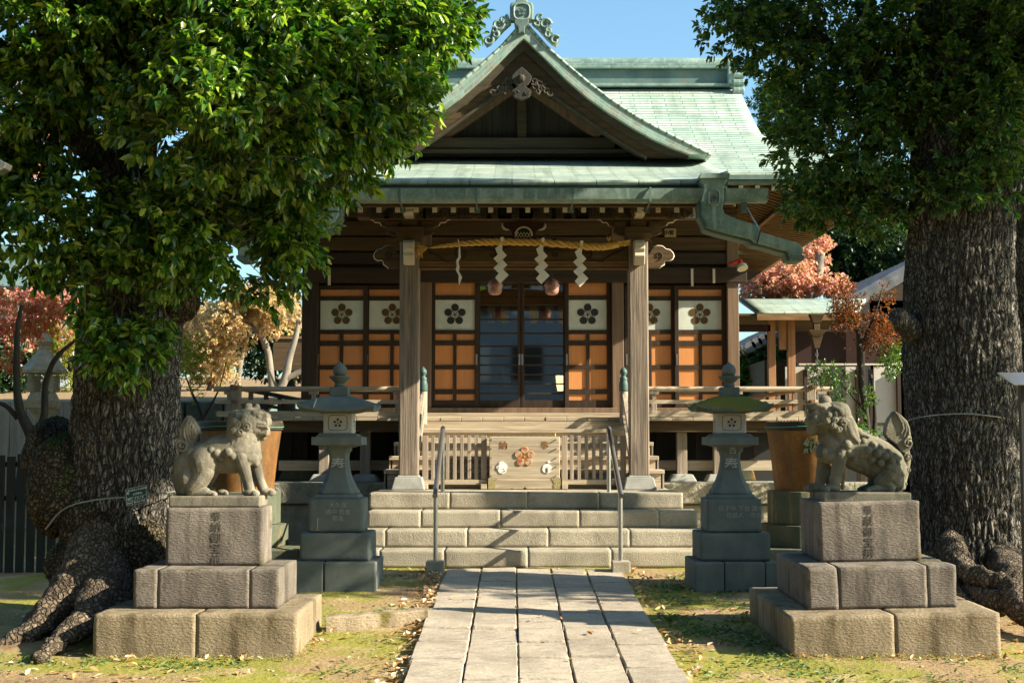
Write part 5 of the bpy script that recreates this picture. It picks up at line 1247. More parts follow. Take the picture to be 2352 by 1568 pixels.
def trunk_mesh(keys, n=150, m=190, amp=.022, lobes=None, seed=0, furrow=(13,3.0)):
    # keys: (z, cx, cy, r)
    keys = sorted(keys); zs = [k[0] for k in keys]
    z0, z1 = zs[0], zs[-1]; M_ = MB()
    for j in range(m+1):
        z = z0+(z1-z0)*j/m
        cx, cy, r = (float(np.interp(z, zs, [k[i] for k in keys])) for i in (1,2,3))
        for i in range(n):
            a = 2*PI*i/n; R_ = r
            if lobes: R_ += lobes(a, z)
            px, py = math.cos(a)*R_, math.sin(a)*R_
            f1, f2 = furrow
            w = mnoise.noise(Vector((px*2+seed, py*2, z*1.2)))*.6
            vd = mnoise.voronoi(Vector((px*f1*1.25+w*1.2+seed, py*f1*1.25+w, z*f2*1.5+w)))[0]; v = min(.5, vd[1]-vd[0])
            v2 = mnoise.noise(Vector((px*f1*2.6+seed, py*f1*2.6, z*f2*3.2)))
            big = mnoise.noise(Vector((px*2.2, py*2.2+seed, z*1.0)))
            R_ += amp*(1.1*v - 1.3*max(0,(.22-v)/.22)) + amp*.5*v2 + amp*1.1*big
            M_.v.append((cx+math.cos(a)*R_, cy+math.sin(a)*R_, z))
    for j in range(m):
        for i in range(n): M_.f.append((j*n+i, j*n+(i+1)%n, (j+1)*n+(i+1)%n, (j+1)*n+i))
    return M_
def limb(pts, rad, n=18, amp=.012, sub=10, seed=0):
    P = []; W = []; pts = [Vector(p) for p in pts]
    for i in range(len(pts)-1):
        p0 = pts[max(i-1,0)]; p1 = pts[i]; p2 = pts[i+1]; p3 = pts[min(i+2,len(pts)-1)]
        for k in range(sub):
            t = k/sub
            P.append(.5*((2*p1)+(p2-p0)*t+(2*p0-5*p1+4*p2-p3)*t*t+(3*p1-p0-3*p2+p3)*t**3)); W.append(rad[i]*(1-t)+rad[i+1]*t)
    P.append(pts[-1]); W.append(rad[-1])
    m = MB().tube(P, W, n)
    for i, v in enumerate(m.v):
        c = P[min(i//n, len(P)-1)]; d = Vector(v)-c
        if d.length > 1e-5:
            d.normalize(); q = Vector(v)
            s = amp*(1.6*abs(mnoise.noise(Vector((q.x*11+seed,q.y*11,q.z*6))))-.5+.5*mnoise.noise(q*25))
            m.v[i] = tuple(q + d*s)
    return m
def burl(c, r, seed, amp=.05, f=9, seg=70, rings=50):
    m = MB().ball((0,0,0), (1,1,1), seg, rings)
    out = []
    for v in m.v:
        q = Vector(v); s = mnoise.noise(q*1.3+Vector((seed,0,0)))*.16
        cell = mnoise.voronoi(q*f+Vector((seed,0,0)))[0][0]
        s += amp*(1.2-2.2*cell)
        q = q*(1+s); out.append((c[0]+q.x*r[0], c[1]+q.y*r[1], c[2]+q.z*r[2]))
    m.v = out; return m

# ------------------------------------------------------------------ leaves
def foliage(name, blobs, nclus, per, L, W, parent, m, seed=0, droop=.25, gap=-.15, gs=2.2, surf=.5, clen=.12, keep=None, fold=.3, updir=.25, twig=None):
    rng = np.random.default_rng(seed)
    bl = np.array([b[:6] for b in blobs], float); wt = np.array([(b[3]*b[4]*b[5])*(b[6] if len(b)>6 else 1) for b in blobs]); wt /= wt.sum()
    C = []; A = []
    while len(C) < nclus:
        k = rng.choice(len(bl), p=wt); d = rng.normal(size=3); d /= np.linalg.norm(d); r = rng.random()**surf
        p = bl[k,:3] + d*r*bl[k,3:6]
        g_ = mnoise.noise(Vector(tuple(p*gs))) + .5*mnoise.noise(Vector(tuple(p*gs*2.7)))
        if g_ < gap: continue
        if keep is not None and not keep(p): continue
        C.append(p); A.append(d + np.array([0,0,updir]) + rng.normal(size=3)*.35)
    C = np.array(C); A = np.array(A); A /= np.linalg.norm(A, axis=1)[:,None]
    N = len(C)*per; ci = np.repeat(np.arange(len(C)), per); a = A[ci]
    ref = rng.normal(size=(N,3)); perp = np.cross(a, ref); perp /= np.linalg.norm(perp,axis=1)[:,None]
    t = rng.random(N)
    d = a*(.25+.6*t[:,None]) + perp*(.95-.35*t[:,None]) + np.array([0,0,-1])*droop*rng.uniform(.3,1.6,(N,1))
    d /= np.linalg.norm(d,axis=1)[:,None]
    p0 = C[ci] + a*(t[:,None]*clen)
    up = np.array([0,0,1.])+rng.normal(size=(N,3))*.45
    s = np.cross(d, up); s /= np.linalg.norm(s,axis=1)[:,None]; nn = np.cross(s, d)
    l = L*(rng.uniform(.55,1.2,(N,1))*rng.uniform(.75,1.15,(len(C),1))[ci]); w = W*rng.uniform(.75,1.15,(N,1))
    V = np.empty((N,6,3)); 
    V[:,0] = p0; V[:,3] = p0+d*l-nn*l*.12
    V[:,1] = p0+d*l*.3+s*w*.5+nn*w*fold; V[:,2] = p0+d*l*.68+s*w*.40+nn*w*fold*.6
    V[:,5] = p0+d*l*.3-s*w*.5+nn*w*fold; V[:,4] = p0+d*l*.68-s*w*.40+nn*w*fold*.6
    off = np.array(BASE.get(parent.name, Vector((0,0,0)))) if parent else np.zeros(3)
    V = (V.reshape(-1,3)-off).astype(np.float32)
    me = bpy.data.meshes.new(name); me.vertices.add(N*6); me.vertices.foreach_set('co', V.ravel())
    base = (np.arange(N)*6)[:,None]; F = np.concatenate([base+np.array([0,1,2,3]), base+np.array([0,3,4,5])],1).reshape(-1)
    me.loops.add(N*8); me.loops.foreach_set('vertex_index', F.astype(np.int32))
    me.polygons.add(N*2); me.polygons.foreach_set('loop_start', (np.arange(N*2)*4).astype(np.int32))
    me.update(calc_edges=True); me.materials.append(m)
    o = bpy.data.objects.new(name, me); COL.objects.link(o)
    if parent: o.parent = parent
    BASE[o.name] = Vector(tuple(off))
    if twig:
        tm = MB(); idx = rng.choice(len(C), min(len(C), twig), replace=False)
        for i in idx:
            a0 = Vector(C[i]); b0 = a0 - Vector(A[i])*rng.uniform(.12,.4) - Vector((0,0,rng.uniform(0,.1)))
            tm.tube([b0,(a0+b0)/2+Vector(rng.normal(size=3)*.012),a0+Vector(A[i])*clen*.8],[.0045,.003,.0018],4,caps=False)
        obj('twigs', tm, M_twig, parent)
    return o
def vb(x, y, Y, rx, ry, rd, w=1):                          # picture-measured crown lobe at its real depth
    p = pt(x, y, Y); k = Y/3267
    return (p[0], p[1], p[2], rx*k, rd, ry*k, w)

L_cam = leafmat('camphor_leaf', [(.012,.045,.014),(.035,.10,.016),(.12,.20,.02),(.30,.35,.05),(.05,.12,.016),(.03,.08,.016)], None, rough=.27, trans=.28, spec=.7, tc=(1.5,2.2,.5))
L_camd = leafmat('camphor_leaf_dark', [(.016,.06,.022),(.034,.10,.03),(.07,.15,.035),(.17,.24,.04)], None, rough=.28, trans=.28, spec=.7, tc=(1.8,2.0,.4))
L_red = leafmat('maple_red', [(.45,.05,.04),(.60,.12,.06),(.62,.25,.16),(.30,.22,.04),(.5,.33,.10)], None, rough=.6, trans=.5, tc=(1.3,1.1,1.0))
L_yel = leafmat('autumn_gold', [(.55,.40,.16),(.68,.50,.34),(.68,.46,.32),(.30,.36,.08),(.66,.56,.36)], None, rough=.6, trans=.5, tc=(1.3,1.2,.9))
L_pink = leafmat('maple_salmon', [(.62,.34,.24),(.70,.46,.38),(.66,.30,.20),(.34,.36,.10)], None, rough=.6, trans=.5, tc=(1.3,1.1,1.0))
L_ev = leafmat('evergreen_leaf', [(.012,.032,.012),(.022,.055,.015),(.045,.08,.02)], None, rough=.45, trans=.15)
L_yg = leafmat('maple_yellow_green', [(.20,.24,.03),(.30,.30,.04),(.12,.20,.03)], None, rough=.6, trans=.5)

# ---- big burled camphor
YT = 11.6; k = YT/3267
def key(y, xl, xr, Y=YT): c = pt((xl+xr)/2, y, Y); return (c[2], c[0], Y, (xr-xl)/2*Y/3267)
T1 = thing('camphor_tree', 'huge camphor tree with mossy burls at its foot and a green sign on its trunk', 'tree', (PX(290,YT), YT, -.13), 'two great camphor trees')
lob = lambda a, z: .16*max(0,(.55-z)/.7)**1.6*(1+.9*math.sin(3*a+1.0)+.5*math.sin(5*a+.4))
k1 = [key(1480,100,430),key(1400,120,420),key(1300,150,398),key(1200,158,405),key(1100,165,411),key(1000,167,411),key(850,178,408),key(740,182,415),key(650,195,430),key(560,215,400),key(430,232,360),key(250,240,360),key(0,252,358),key(-300,262,350)]
obj('trunk', trunk_mesh(k1, 280, 330, .019, lob, 2), M_bark, T1, smooth=True)
obj('limb', limb([pt(330,760,11.6),pt(392,690,11.55),pt(425,600,11.5),pt(520,440,11.3),pt(680,260,11.2),pt(800,60,11.3),pt(880,-150,11.3)], [.16,.19,.15,.12,.09,.07,.04], seed=1), M_bark, T1, smooth=True)
obj('limb', limb([pt(300,480,11.6),pt(200,330,11.4),pt(80,180,11.3),pt(-60,60,11.2)], [.14,.11,.08,.05], seed=2), M_bark, T1, smooth=True)
obj('limb', limb([pt(310,300,11.6),pt(480,170,11.2),pt(640,60,11.0),pt(760,-60,11)], [.13,.10,.07,.05], seed=3), M_bark, T1, smooth=True)
for i, (c, r, sd, amp, ff) in enumerate(((pt(150,1112,11.55),(.30,.34,.42),3,.05,6),(pt(215,1210,11.3),(.26,.2,.26),7,.06,7),(pt(322,1290,11.32),(.28,.24,.33),5,.06,8),(pt(412,668,11.5),(.17,.17,.27),9,.06,7),(pt(180,1300,11.3),(.24,.2,.24),11,.05,6),(pt(120,1040,11.9),(.24,.3,.3),15,.04,6))):
    obj('burl', burl(c, r, sd, amp, ff*1.7, 110, 80), M_burl, T1, smooth=True)
for sd, P, W in ((4,[pt(230,1230,11.3),pt(190,1320,11.0),pt(120,1400,10.8),pt(60,1455,10.6),pt(-40,1500,10.4)],[.20,.17,.12,.08,.03]),(5,[pt(250,1290,11.3),pt(235,1360,10.9),pt(200,1420,10.5),pt(140,1468,10.15),pt(85,1515,9.75)],[.22,.17,.11,.07,.03]),(6,[pt(330,1350,11.3),pt(390,1410,11.2),pt(470,1440,11.2)],[.2,.12,.04]),(8,[pt(270,1330,11.2),pt(255,1400,10.8),pt(262,1450,10.5)],[.17,.12,.05])):
    obj('root', limb(P, [w_*1.08 for w_ in W], n=28, amp=.03, sub=14, seed=sd), M_root, T1, smooth=True)
lb = [vb(840,40,11.4,230,150,.8),vb(600,70,10.6,260,180,.9),vb(240,60,10.9,280,190,1.0),vb(1010,40,11.9,85,90,.5),vb(965,170,11.8,90,105,.5),
      vb(800,210,10.9,190,160,.8),vb(520,260,10.3,260,170,.8),vb(120,270,11.1,170,150,.8,.6),vb(865,295,11.5,95,75,.5),vb(700,370,11.0,160,100,.6),
      vb(625,530,11.5,120,130,.5),vb(420,540,10.9,170,130,.5),vb(150,520,11.1,190,130,.7),vb(285,745,10.95,95,105,.28,1.3),vb(295,810,10.95,95,55,.22,1.6),vb(610,640,11.5,95,60,.4),vb(250,640,10.9,150,70,.4),
      vb(30,420,11.1,60,170,.6,.6),vb(300,-230,11.2,480,220,1.3,.35),vb(-150,300,11.3,150,400,1.0,.5)]  # closing lobes sit outside the frame, added for the shade they cast
foliage('crown', lb, 7600, 13, .098, .044, T1, L_cam, seed=11, gap=-.20, surf=.55, clen=.13, droop=.45, twig=2600)
def wire(name, pts, label, r=.006):
    one(name, limb(pts, [r]*len(pts), n=6, amp=0), flat('galvanised_wire',(.22,.24,.22),metallic=.4), label, 'wire', smooth=True)
foliage('unseen_crown', [(-3.4,10.6,7.7,3.2,2.8,1.3),(-1.3,11.8,7.6,1.8,1.6,.8),(-5.5,9,6.5,2,3,2)], 2300, 9, .24, .12, T1, L_camd, seed=12, gap=-.35, surf=.5, clen=.3)  # unseen crown tops, added to block sky light from overhead
wire('guy_wire', [pt(104,1216,11.1),pt(135,1178,11.05),pt(170,1158,10.98),pt(230,1146,10.95),pt(290,1141,10.95),pt(340,1136,11.02),pt(385,1130,11.15),pt(415,1127,11.4)], 'thin grey wire slung round the burled camphor trunk, holding the green sign')
# sign
Ys = 10.93; sn = thing('tree_sign', 'small dark green sign with white Japanese lettering wired on the burled trunk', 'sign', pt(313,1138,Ys))
sg_ = [pt(288,1122,Ys),pt(337,1112,Ys),pt(338,1153,Ys),pt(289.5,1163,Ys)]
M_sgn = flat('sign_green', (.012,.05,.05), rough=.35); M_sw = flat('sign_white', (.62,.66,.62), rough=.6)
pb_ = obj('sign_board', MB().prism_y([(q[0],q[2]) for q in sg_], Ys, Ys+.004), M_sgn, sn)
ax = Vector(sg_[1])-Vector(sg_[0]); ax.normalize(); ay = Vector(sg_[0])-Vector(sg_[3]); ay.normalize(); wS = (Vector(sg_[1])-Vector(sg_[0])).length; hS = (Vector(sg_[0])-Vector(sg_[3])).length; o0 = Vector(sg_[3])
def on_sign(u, v): return o0+ax*(u*wS)+ay*(v*hS)+Vector((0,-.0015,0))
bm2 = MB()
for (u0,v0),(u1,v1) in (((.03,.03),(.97,.03)),((.97,.03),(.97,.97)),((.97,.97),(.03,.97)),((.03,.97),(.03,.03)),((.03,.45),(.97,.45)),((.03,.25),(.97,.25)),((.30,.03),(.30,.45))): bm2.bar(on_sign(u0,v0), on_sign(u1,v1), .0018, .0012, up=(0,1,0))
obj('sign_border', bm2, M_sw, pb_)
Mt = Matrix((( ax.x, ay.x, 0, 0),(0,0,-1,0),(ax.z, ay.z, 0, 0),(0,0,0,1)))
for txt, u, v, s_ in (('新宿区みどりの文化財',.56,.83,.0150),('(保護樹木)',.56,.60,.0155),('樹種',.17,.35,.015),('クスノキ',.62,.35,.019),('指定番号',.165,.14,.0095),('第 H27-170号',.64,.14,.0155)):
    c = on_sign(u, v); tm = text_mb(txt, s_, (c.x,c.y-.0008,c.z), .0005, rot=Mt, bold=.0003)
    obj('sign_text', tm, M_sw, pb_)
c = on_sign(.11,.72); em = MB()
for a in range(5): q=a*2*PI/5+PI/2; em.bar((c.x,c.y-.001,c.z),(c.x+.011*math.cos(q),c.y-.001,c.z+.013*math.sin(q)),.004,.001,up=(0,1,0))
obj('sign_emblem', em, M_sw, pb_)

# ---- the other camphor
YT2 = 12.6
T2 = thing('camphor_tree', 'huge straight-trunked camphor tree with a wire round its trunk, beside the closed-mouthed lion', 'tree', (PX(2212,YT2), YT2, -.1), 'two great camphor trees')
k2 = [key(1450,2100,2400,YT2),key(1350,2108,2372,YT2),key(1280,2112,2352,YT2),key(1180,2104,2345,YT2),key(1050,2092,2342,YT2),key(900,2083,2343,YT2),key(760,2078,2335,YT2),key(640,2080,2325,YT2),key(480,2092,2330,YT2),key(300,2098,2310,YT2),key(100,2105,2295,YT2),key(-300,2120,2290,YT2)]
lob2 = lambda a, z: .13*max(0,(.6-z)/.7)**1.6*(1+.9*math.sin(3*a+2.6)+.5*math.sin(6*a+.4))
obj('trunk', trunk_mesh(k2, 290, 350, .016, lob2, 6, furrow=(15,3.0)), M_bark, T2, smooth=True)
for sd, P, W in ((4,[pt(2180,1250,12.2),pt(2215,1310,11.8),pt(2290,1335,11.4),pt(2400,1350,11.2)],[.17,.12,.09,.06]),(5,[pt(2300,1290,12.3),pt(2330,1340,11.5),pt(2350,1400,10.9),pt(2430,1440,10.6)],[.22,.18,.13,.08]),(7,[pt(2220,1360,11.7),pt(2280,1380,11.3),pt(2360,1390,11.0)],[.10,.12,.08]),(9,[pt(2150,1280,12.3),pt(2160,1320,12.0),pt(2230,1400,11.3),pt(2290,1430,10.8)],[.14,.10,.08,.03])):
    obj('root', limb(P, [w_*.82 for w_ in W], n=28, amp=.03, sub=14, seed=sd), M_root, T2, smooth=True)
obj('limb', limb([pt(2110,770,12.5),pt(2080,745,12.35),pt(2058,722,12.25)], [.12,.10,.075], seed=4), M_bark, T2, smooth=True)
obj('limb', limb([pt(2200,420,12.6),pt(2060,260,12.7),pt(1930,130,12.9),pt(1800,20,13.0)], [.16,.11,.07,.04], seed=4), M_bark, T2, smooth=True)
obj('limb', limb([pt(2240,250,12.6),(4.6,11.6,4.9),(4.3,10.4,5.5),(3.3,9.6,5.6)], [.16,.11,.08,.03], seed=14), M_bark, T2, smooth=True)
obj('limb', limb([pt(2250,150,12.6),(5.8,12.2,5.2),(7.4,11.9,6.0)], [.16,.11,.05], seed=15), M_bark, T2, smooth=True)
obj('limb', limb([pt(2130,520,12.5),pt(2060,480,12.5),pt(1990,430,12.6),pt(1900,400,12.7)], [.08,.05,.035,.02], seed=8), M_bark, T2, smooth=True)
rb = [vb(1690,50,13.0,95,90,.5),vb(1840,80,13.0,170,130,.7),vb(1845,235,13.0,85,95,.5),vb(1900,320,12.9,135,115,.6),vb(1920,440,12.7,130,80,.5),vb(2090,140,12.6,250,190,.9),
      vb(2250,300,12.1,120,150,.5,.7),vb(2060,330,12.4,170,150,.5),vb(2310,100,12.1,150,200,.7),vb(2300,430,12.2,80,60,.35),vb(2190,440,12.0,90,50,.25,1.2),vb(2290,330,11.9,80,90,.3),vb(2010,490,12.5,90,55,.4,1.2),vb(1880,465,12.7,95,60,.4,1.2),vb(2130,-180,12.6,480,180,1.2,.4),(4.2,9.1,6.05,1.8,1.2,.65,1.0),(2.9,9.4,5.5,.8,.8,.5,1),(7.6,11.0,6.0,1.4,.95,1.7,.22),(7.3,11.2,3.3,.9,.7,1.2,.3),(4.3,10.7,5.4,1.5,.8,.6,.9)]  # trailing lobes lie out of view, placed to shade left crown, lanterns and trunk
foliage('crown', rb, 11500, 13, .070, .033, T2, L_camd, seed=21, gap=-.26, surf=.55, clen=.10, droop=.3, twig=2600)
foliage('unseen_crown', [(4.9,12.6,7.8,2.8,1.3,1.3),(8.0,10.9,6.8,1.6,.8,1.2)], 1300, 9, .22, .11, T2, L_camd, seed=22, gap=-.35, surf=.5, clen=.3)  # out-of-view canopy added to cut the sky fill
wire('guy_wire', [pt(2078,972,12.55),pt(2095,962,12.2),pt(2150,953,12.10),pt(2220,950,12.08),pt(2290,957,12.12),pt(2345,968,12.3)], 'thin grey wire looped round the straight camphor trunk, without a sign')
L_redp = leafmat('maple_pink', [(.62,.26,.22),(.70,.40,.34),(.55,.10,.08),(.60,.42,.20),(.72,.52,.44)], None, rough=.6, trans=.5, tc=(1.2,1.1,1.0))
# ------------------------------------------------------------------ background, left: bank, wall, trees
M_litter = mat('leaf_litter', [(.3,(.13,.085,.045)),(.5,(.24,.16,.08)),(.7,(.36,.25,.13))], (14,14,14), rough=.95, bump=.8, bdist=.03, bscale=20, fine=(40,.35))
bk = MB(); xs = axis([(-45,-3.9,30)]); ys = axis([(22.25,40,20),(40,90,8)])
bk.v = [(x, y, 1.86+.05*(y-22.2)+.08*mnoise.noise(Vector((x*.4,y*.4,0)))) for y in ys for x in xs]; n = len(xs)
bk.f = [(j*n+i, j*n+i+1, (j+1)*n+i+1, (j+1)*n+i) for j in range(len(ys)-1) for i in range(n-1)]
struct('hillside', bk, M_litter, smooth=True)
w = MB(); rr = random.Random(2)
for r_ in range(5):
    x = -16+rr.random()*.3
    while x < -3.9:
        L = rr.uniform(.5,.9); w.box(x+.01, min(x+L,-3.9)-.01, 22-rr.random()*.06, 22.4, -.1+r_*.4, -.1+r_*.4+.39); x += L
M_ret = mat('retaining_stone', [(.3,(.10,.10,.06)),(.6,(.22,.20,.13)),(.8,(.33,.29,.2))], (4,4,4), rough=.95, bump=1, bdist=.06, bscale=9, fine=(50,.3), moss=((.06,.08,.02),.35,2,.1))
one('retaining_wall', w, M_ret, 'mossy stone block retaining wall holding back the leaf-covered bank', 'wall', bev=.02)
def slim_tree(name, label, cat_group, trunks, crown, m_l, m_t, nclus, per, L, W, seed, gap=-.1, **kw):
    t = thing(name, label, 'tree', tuple(trunks[0][0][0]), cat_group)
    for i, (P, W_) in enumerate(trunks): obj('trunk' if i==0 else 'branch', limb(P, W_, n=12, amp=.006, sub=6, seed=i), m_t, t, smooth=True)
    foliage('crown', crown, nclus, per, L, W, t, m_l, seed=seed, gap=gap, **kw)
    return t
G1 = 'autumn trees behind the shrine grounds'
slim_tree('maple_tree', 'red maple with dark forked trunk rising in front of the pale old lantern', G1,
    [([pt(45,1150,15.5),pt(62,1060,15.5),pt(75,1010,15.5),pt(45,940,15.5),pt(38,860,15.5),pt(40,760,15.5),pt(50,700,15.5)],[.09,.085,.07,.05,.04,.03,.02]),
     ([pt(70,1030,15.5),pt(100,960,15.5),pt(105,880,15.5),pt(130,820,15.4),pt(175,780,15.4)],[.06,.045,.035,.028,.015]),
     ([pt(40,960,15.5),pt(10,930,15.5),pt(-30,920,15.5)],[.03,.025,.015])],
    [vb(50,720,16,80,50,.5),vb(150,740,16,50,40,.4,.6),vb(20,850,15.8,30,30,.3,.7)], L_red, M_dtrunk, 330, 8, .05, .03, 31, gap=0)
slim_tree('maple_tree', 'pink and red maple in sunlight behind the pale old lantern', G1,
    [([pt(60,930,34),pt(70,850,34),pt(85,760,34),pt(110,690,34)],[.12,.1,.07,.04]),([pt(75,800,34),pt(40,730,34),pt(20,680,34)],[.06,.05,.03])],
    [vb(40,720,34,80,50,.8),vb(120,700,34,60,45,.7),vb(90,790,34,90,45,.8,.7),vb(60,300,34,60,150,1.2,.3)], L_redp, M_ptrunk, 1200, 8, .10, .06, 32, gap=.0)
slim_tree('maple_tree', 'yellow-green maple glowing beside the burled camphor trunk', G1,
    [([pt(170,960,34),pt(165,870,34),pt(150,800,34)],[.07,.06,.03])], [vb(140,800,34,50,70,.6),vb(170,870,34,30,50,.4),vb(90,830,34,50,50,.5,.6)], L_yg, M_dtrunk, 900, 8, .065, .035, 33, gap=-.1)
slim_tree('maple_tree', 'gold and salmon autumn tree with a pale forked trunk seen under the camphor crown', G1,
    [([pt(628,930,34),pt(622,860,34),pt(610,790,34),pt(570,740,34),pt(540,700,34)],[.09,.085,.08,.055,.03]),([pt(612,800,34),pt(600,750,34),pt(625,710,34),pt(640,680,34)],[.09,.07,.06,.04]),([pt(560,735,34),pt(520,725,34),pt(480,715,34)],[.05,.04,.02])],
    [vb(560,730,34,90,60,.9),vb(640,745,34,50,30,.6,.7),vb(500,790,34,60,70,.8),vb(590,690,34,90,40,.8)], L_yel, M_ptrunk, 2000, 8, .085, .055, 34, gap=-.12)
slim_tree('maple_tree', 'slender gold-leaved tree with two pale stems beside the burled camphor', G1,
    [([pt(540,930,35),pt(548,860,35),pt(560,800,35),pt(575,760,35)],[.08,.07,.06,.03]),([pt(470,930,35),pt(490,860,35),pt(480,800,35)],[.10,.08,.05])],
    [vb(470,820,35,60,60,.8),vb(500,870,35,50,40,.6,.7),vb(440,760,35,50,60,.8)], L_yel, M_ptrunk, 1300, 8, .08, .05, 35, gap=-.1)
slim_tree('leaning_tree', 'bare grey leaning tree with crooked limbs beside the shrine corner', G1,
    [([pt(600,950,33),pt(650,880,33),pt(665,820,33),pt(680,770,33),pt(688,720,33)],[.12,.10,.085,.065,.05]),([pt(655,870,33),pt(700,845,33),pt(740,800,33)],[.08,.06,.04]),([pt(640,900,33),pt(620,850,33)],[.05,.03])],
    [vb(660,720,33,40,30,.4,1)], L_yel, M_ptrunk, 120, 8, .07, .045, 36, gap=-.1)
slim_tree('sapling', 'thin dark sapling standing behind the stone lion tail', None,
    [([pt(455,1130,18.5),pt(456,1040,18.5),pt(462,960,18.5),pt(440,900,18.5),pt(425,860,18.5)],[.035,.03,.025,.015,.01]),([pt(460,970,18.5),pt(500,900,18.5),pt(520,830,18.5)],[.02,.012,.007])],
    [vb(430,820,18.5,35,60,.35),vb(430,900,18.5,25,30,.3)], L_yg, M_dtrunk, 160, 8, .045, .025, 37, gap=-.1)
for i, (x, y, Y, rx, ry, rd, lb_, n_) in enumerate(((660,780,44,110,100,1.6,'dark evergreen shrub mass on the bank beside the shrine corner',1500),(250,740,44,300,120,2.0,'dark evergreen trees beyond the bank behind the camphor trunk',3200),(-60,850,34,160,100,1.6,'dark evergreen beyond the wooden fence at the picture edge',1200))):
    p_ = pt(x, 930, Y); t = thing('evergreen_tree', lb_, 'tree', p_, 'evergreens behind the grounds')
    obj('trunk', limb([pt(x,960,Y),pt(x+5,880,Y),pt(x,800,Y)],[.25,.2,.1]), M_dtrunk, t, smooth=True)
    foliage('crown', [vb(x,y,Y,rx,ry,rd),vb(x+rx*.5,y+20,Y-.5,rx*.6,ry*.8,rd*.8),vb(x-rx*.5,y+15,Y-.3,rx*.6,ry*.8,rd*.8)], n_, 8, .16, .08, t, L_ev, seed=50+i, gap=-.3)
M_tan = mat('tan_stone', [(.3,(.22,.19,.13)),(.7,(.38,.33,.24))], (6,6,6), rough=.9, bump=.5, bdist=.004, bscale=60, fine=(50,.25))
# old pale lantern far behind
YL = 19; t = thing('stone_lantern', 'tall pale old stone lantern far behind the red maple and slat fence', 'stone lantern', (PX(97,YL), YL, 0))
cx = PX(97,YL); K = 3267/YL
def rz(y): return PZ(y, YL)
obj('column', MB().lathe([(25/K,rz(1150)),(25/K,rz(1045)),(29/K,rz(1036)),(29/K,rz(1030)),(23/K,rz(1020)),(21/K,rz(960)),(26/K,rz(950)),(33/K,rz(938))],(cx,YL,0),24), M_tan, t, smooth='auto')
obj('platform', MB().taper(cx,YL,rz(938),rz(920),64/K,64/K,74/K,74/K).taper(cx,YL,rz(920),rz(900),60/K,60/K,44/K,44/K), M_tan, t, bev=.01)
for sx in (-1,1):
    for sy in (-1,1): obj('firebox_post', MB().box(cx+sx*.13-.04,cx+sx*.13+.04,YL+sy*.13-.04,YL+sy*.13+.04,rz(900),rz(862)), M_tan, t, bev=.008)
obj('roof', MB().lathe([(50/K,rz(858)),(52/K,rz(850)),(40/K,rz(836)),(26/K,rz(818)),(14/K,rz(806)),(12/K,rz(795)),(22/K,rz(785)),(10/K,rz(770)),(2/K,rz(755))],(cx,YL,0),6,rot=.3), M_tan, t, bev=.01)
# dark slat fence and grey board fence at the picture edge
t = thing('slat_fence', 'dark wooden slat fence in shade at the foot of the red maple', 'fence', (PX(40,14.3), 14.3, 0))
for i in range(7):
    x = PX(-22+i*24,14.3); obj('slat', MB().box(x-.04,x+.04,14.3,14.33,-.05,PZ(1042+ (i%3)*3,14.3)), flat('dark_fence_wood',(.028,.03,.028),rough=.9), t, bev=.003)
obj('rail', MB().box(PX(-40,14.3),PX(180,14.3),14.335,14.37,PZ(1072,14.3),PZ(1060,14.3)).box(PX(-40,14.3),PX(180,14.3),14.335,14.37,PZ(1150,14.3),PZ(1138,14.3)), flat('dark_fence_wood',(.028,.03,.028),rough=.9), t)
t = thing('board_fence', 'grey weathered board fence behind the dark forked maple', 'fence', (PX(20,21), 21, 0))
for i in range(12): x = -8.6+i*.24; obj('board', MB().box(x+.004,x+.232,21,21.03,-.1,PZ(922+(i%2),21)), M_wood, t)
t = thing('hill_fence', 'brown timber fence on the bank behind the grey leaning tree', 'fence', (PX(650,40), 40, 2.7))
obj('boards', MB().box(PX(625,40),PX(760,40),40,40.1,PZ(850,40),PZ(778,40)), M_mid, t); obj('cap_rail', MB().box(PX(625,40),PX(760,40),39.95,40.12,PZ(778,40),PZ(772,40)), M_raft, t)
# pale building behind
t = thing('pale_house', 'pale bluish rendered house glimpsed behind the maples', 'house', (PX(60,42), 42, 0))
M_pale = flat('pale_render', (.42,.47,.52), rough=.9); M_cream = flat('cream_render', (.62,.60,.52), rough=.9)
obj('wall', MB().box(PX(-260,42),PX(150,42),42,50,-1,PZ(665,42)), M_pale, t); obj('roof', MB().prism_x([(41,PZ(665,42)),(46,PZ(560,46)),(51,PZ(665,42))],PX(-280,42),PX(170,42)), M_copd, t)
obj('lower_wall', MB().box(PX(-260,41.8),PX(28,41.8),41.8,41.95,-1,PZ(755,41.8)), M_cream, t); obj('gutter', MB().box(PX(-270,41.9),PX(160,41.9),41.7,41.95,PZ(690,42),PZ(686,42)), M_steel, t)
# lamp / eave end peeping in at the left edge
t = thing('lamp_head', 'grey metal lamp head poking in beyond the sparse leaves at the picture edge', 'lamp', pt(4,375,9.5))
obj('hood', MB().prism_y([(pt(-12,360,9.5)[0],pt(0,360,9.5)[2]),(pt(0,358,9.5)[0],pt(0,368,9.5)[2]),(pt(15,372,9.5)[0],pt(0,374,9.5)[2]),(pt(10,388,9.5)[0],pt(0,386,9.5)[2]),(pt(-12,396,9.5)[0],pt(0,396,9.5)[2])],9.5,9.62), M_steel, t, bev=.005)
obj('bracket', MB().tube([pt(-10,378,9.56),pt(-80,372,9.56)],.02,8), M_steel, t)

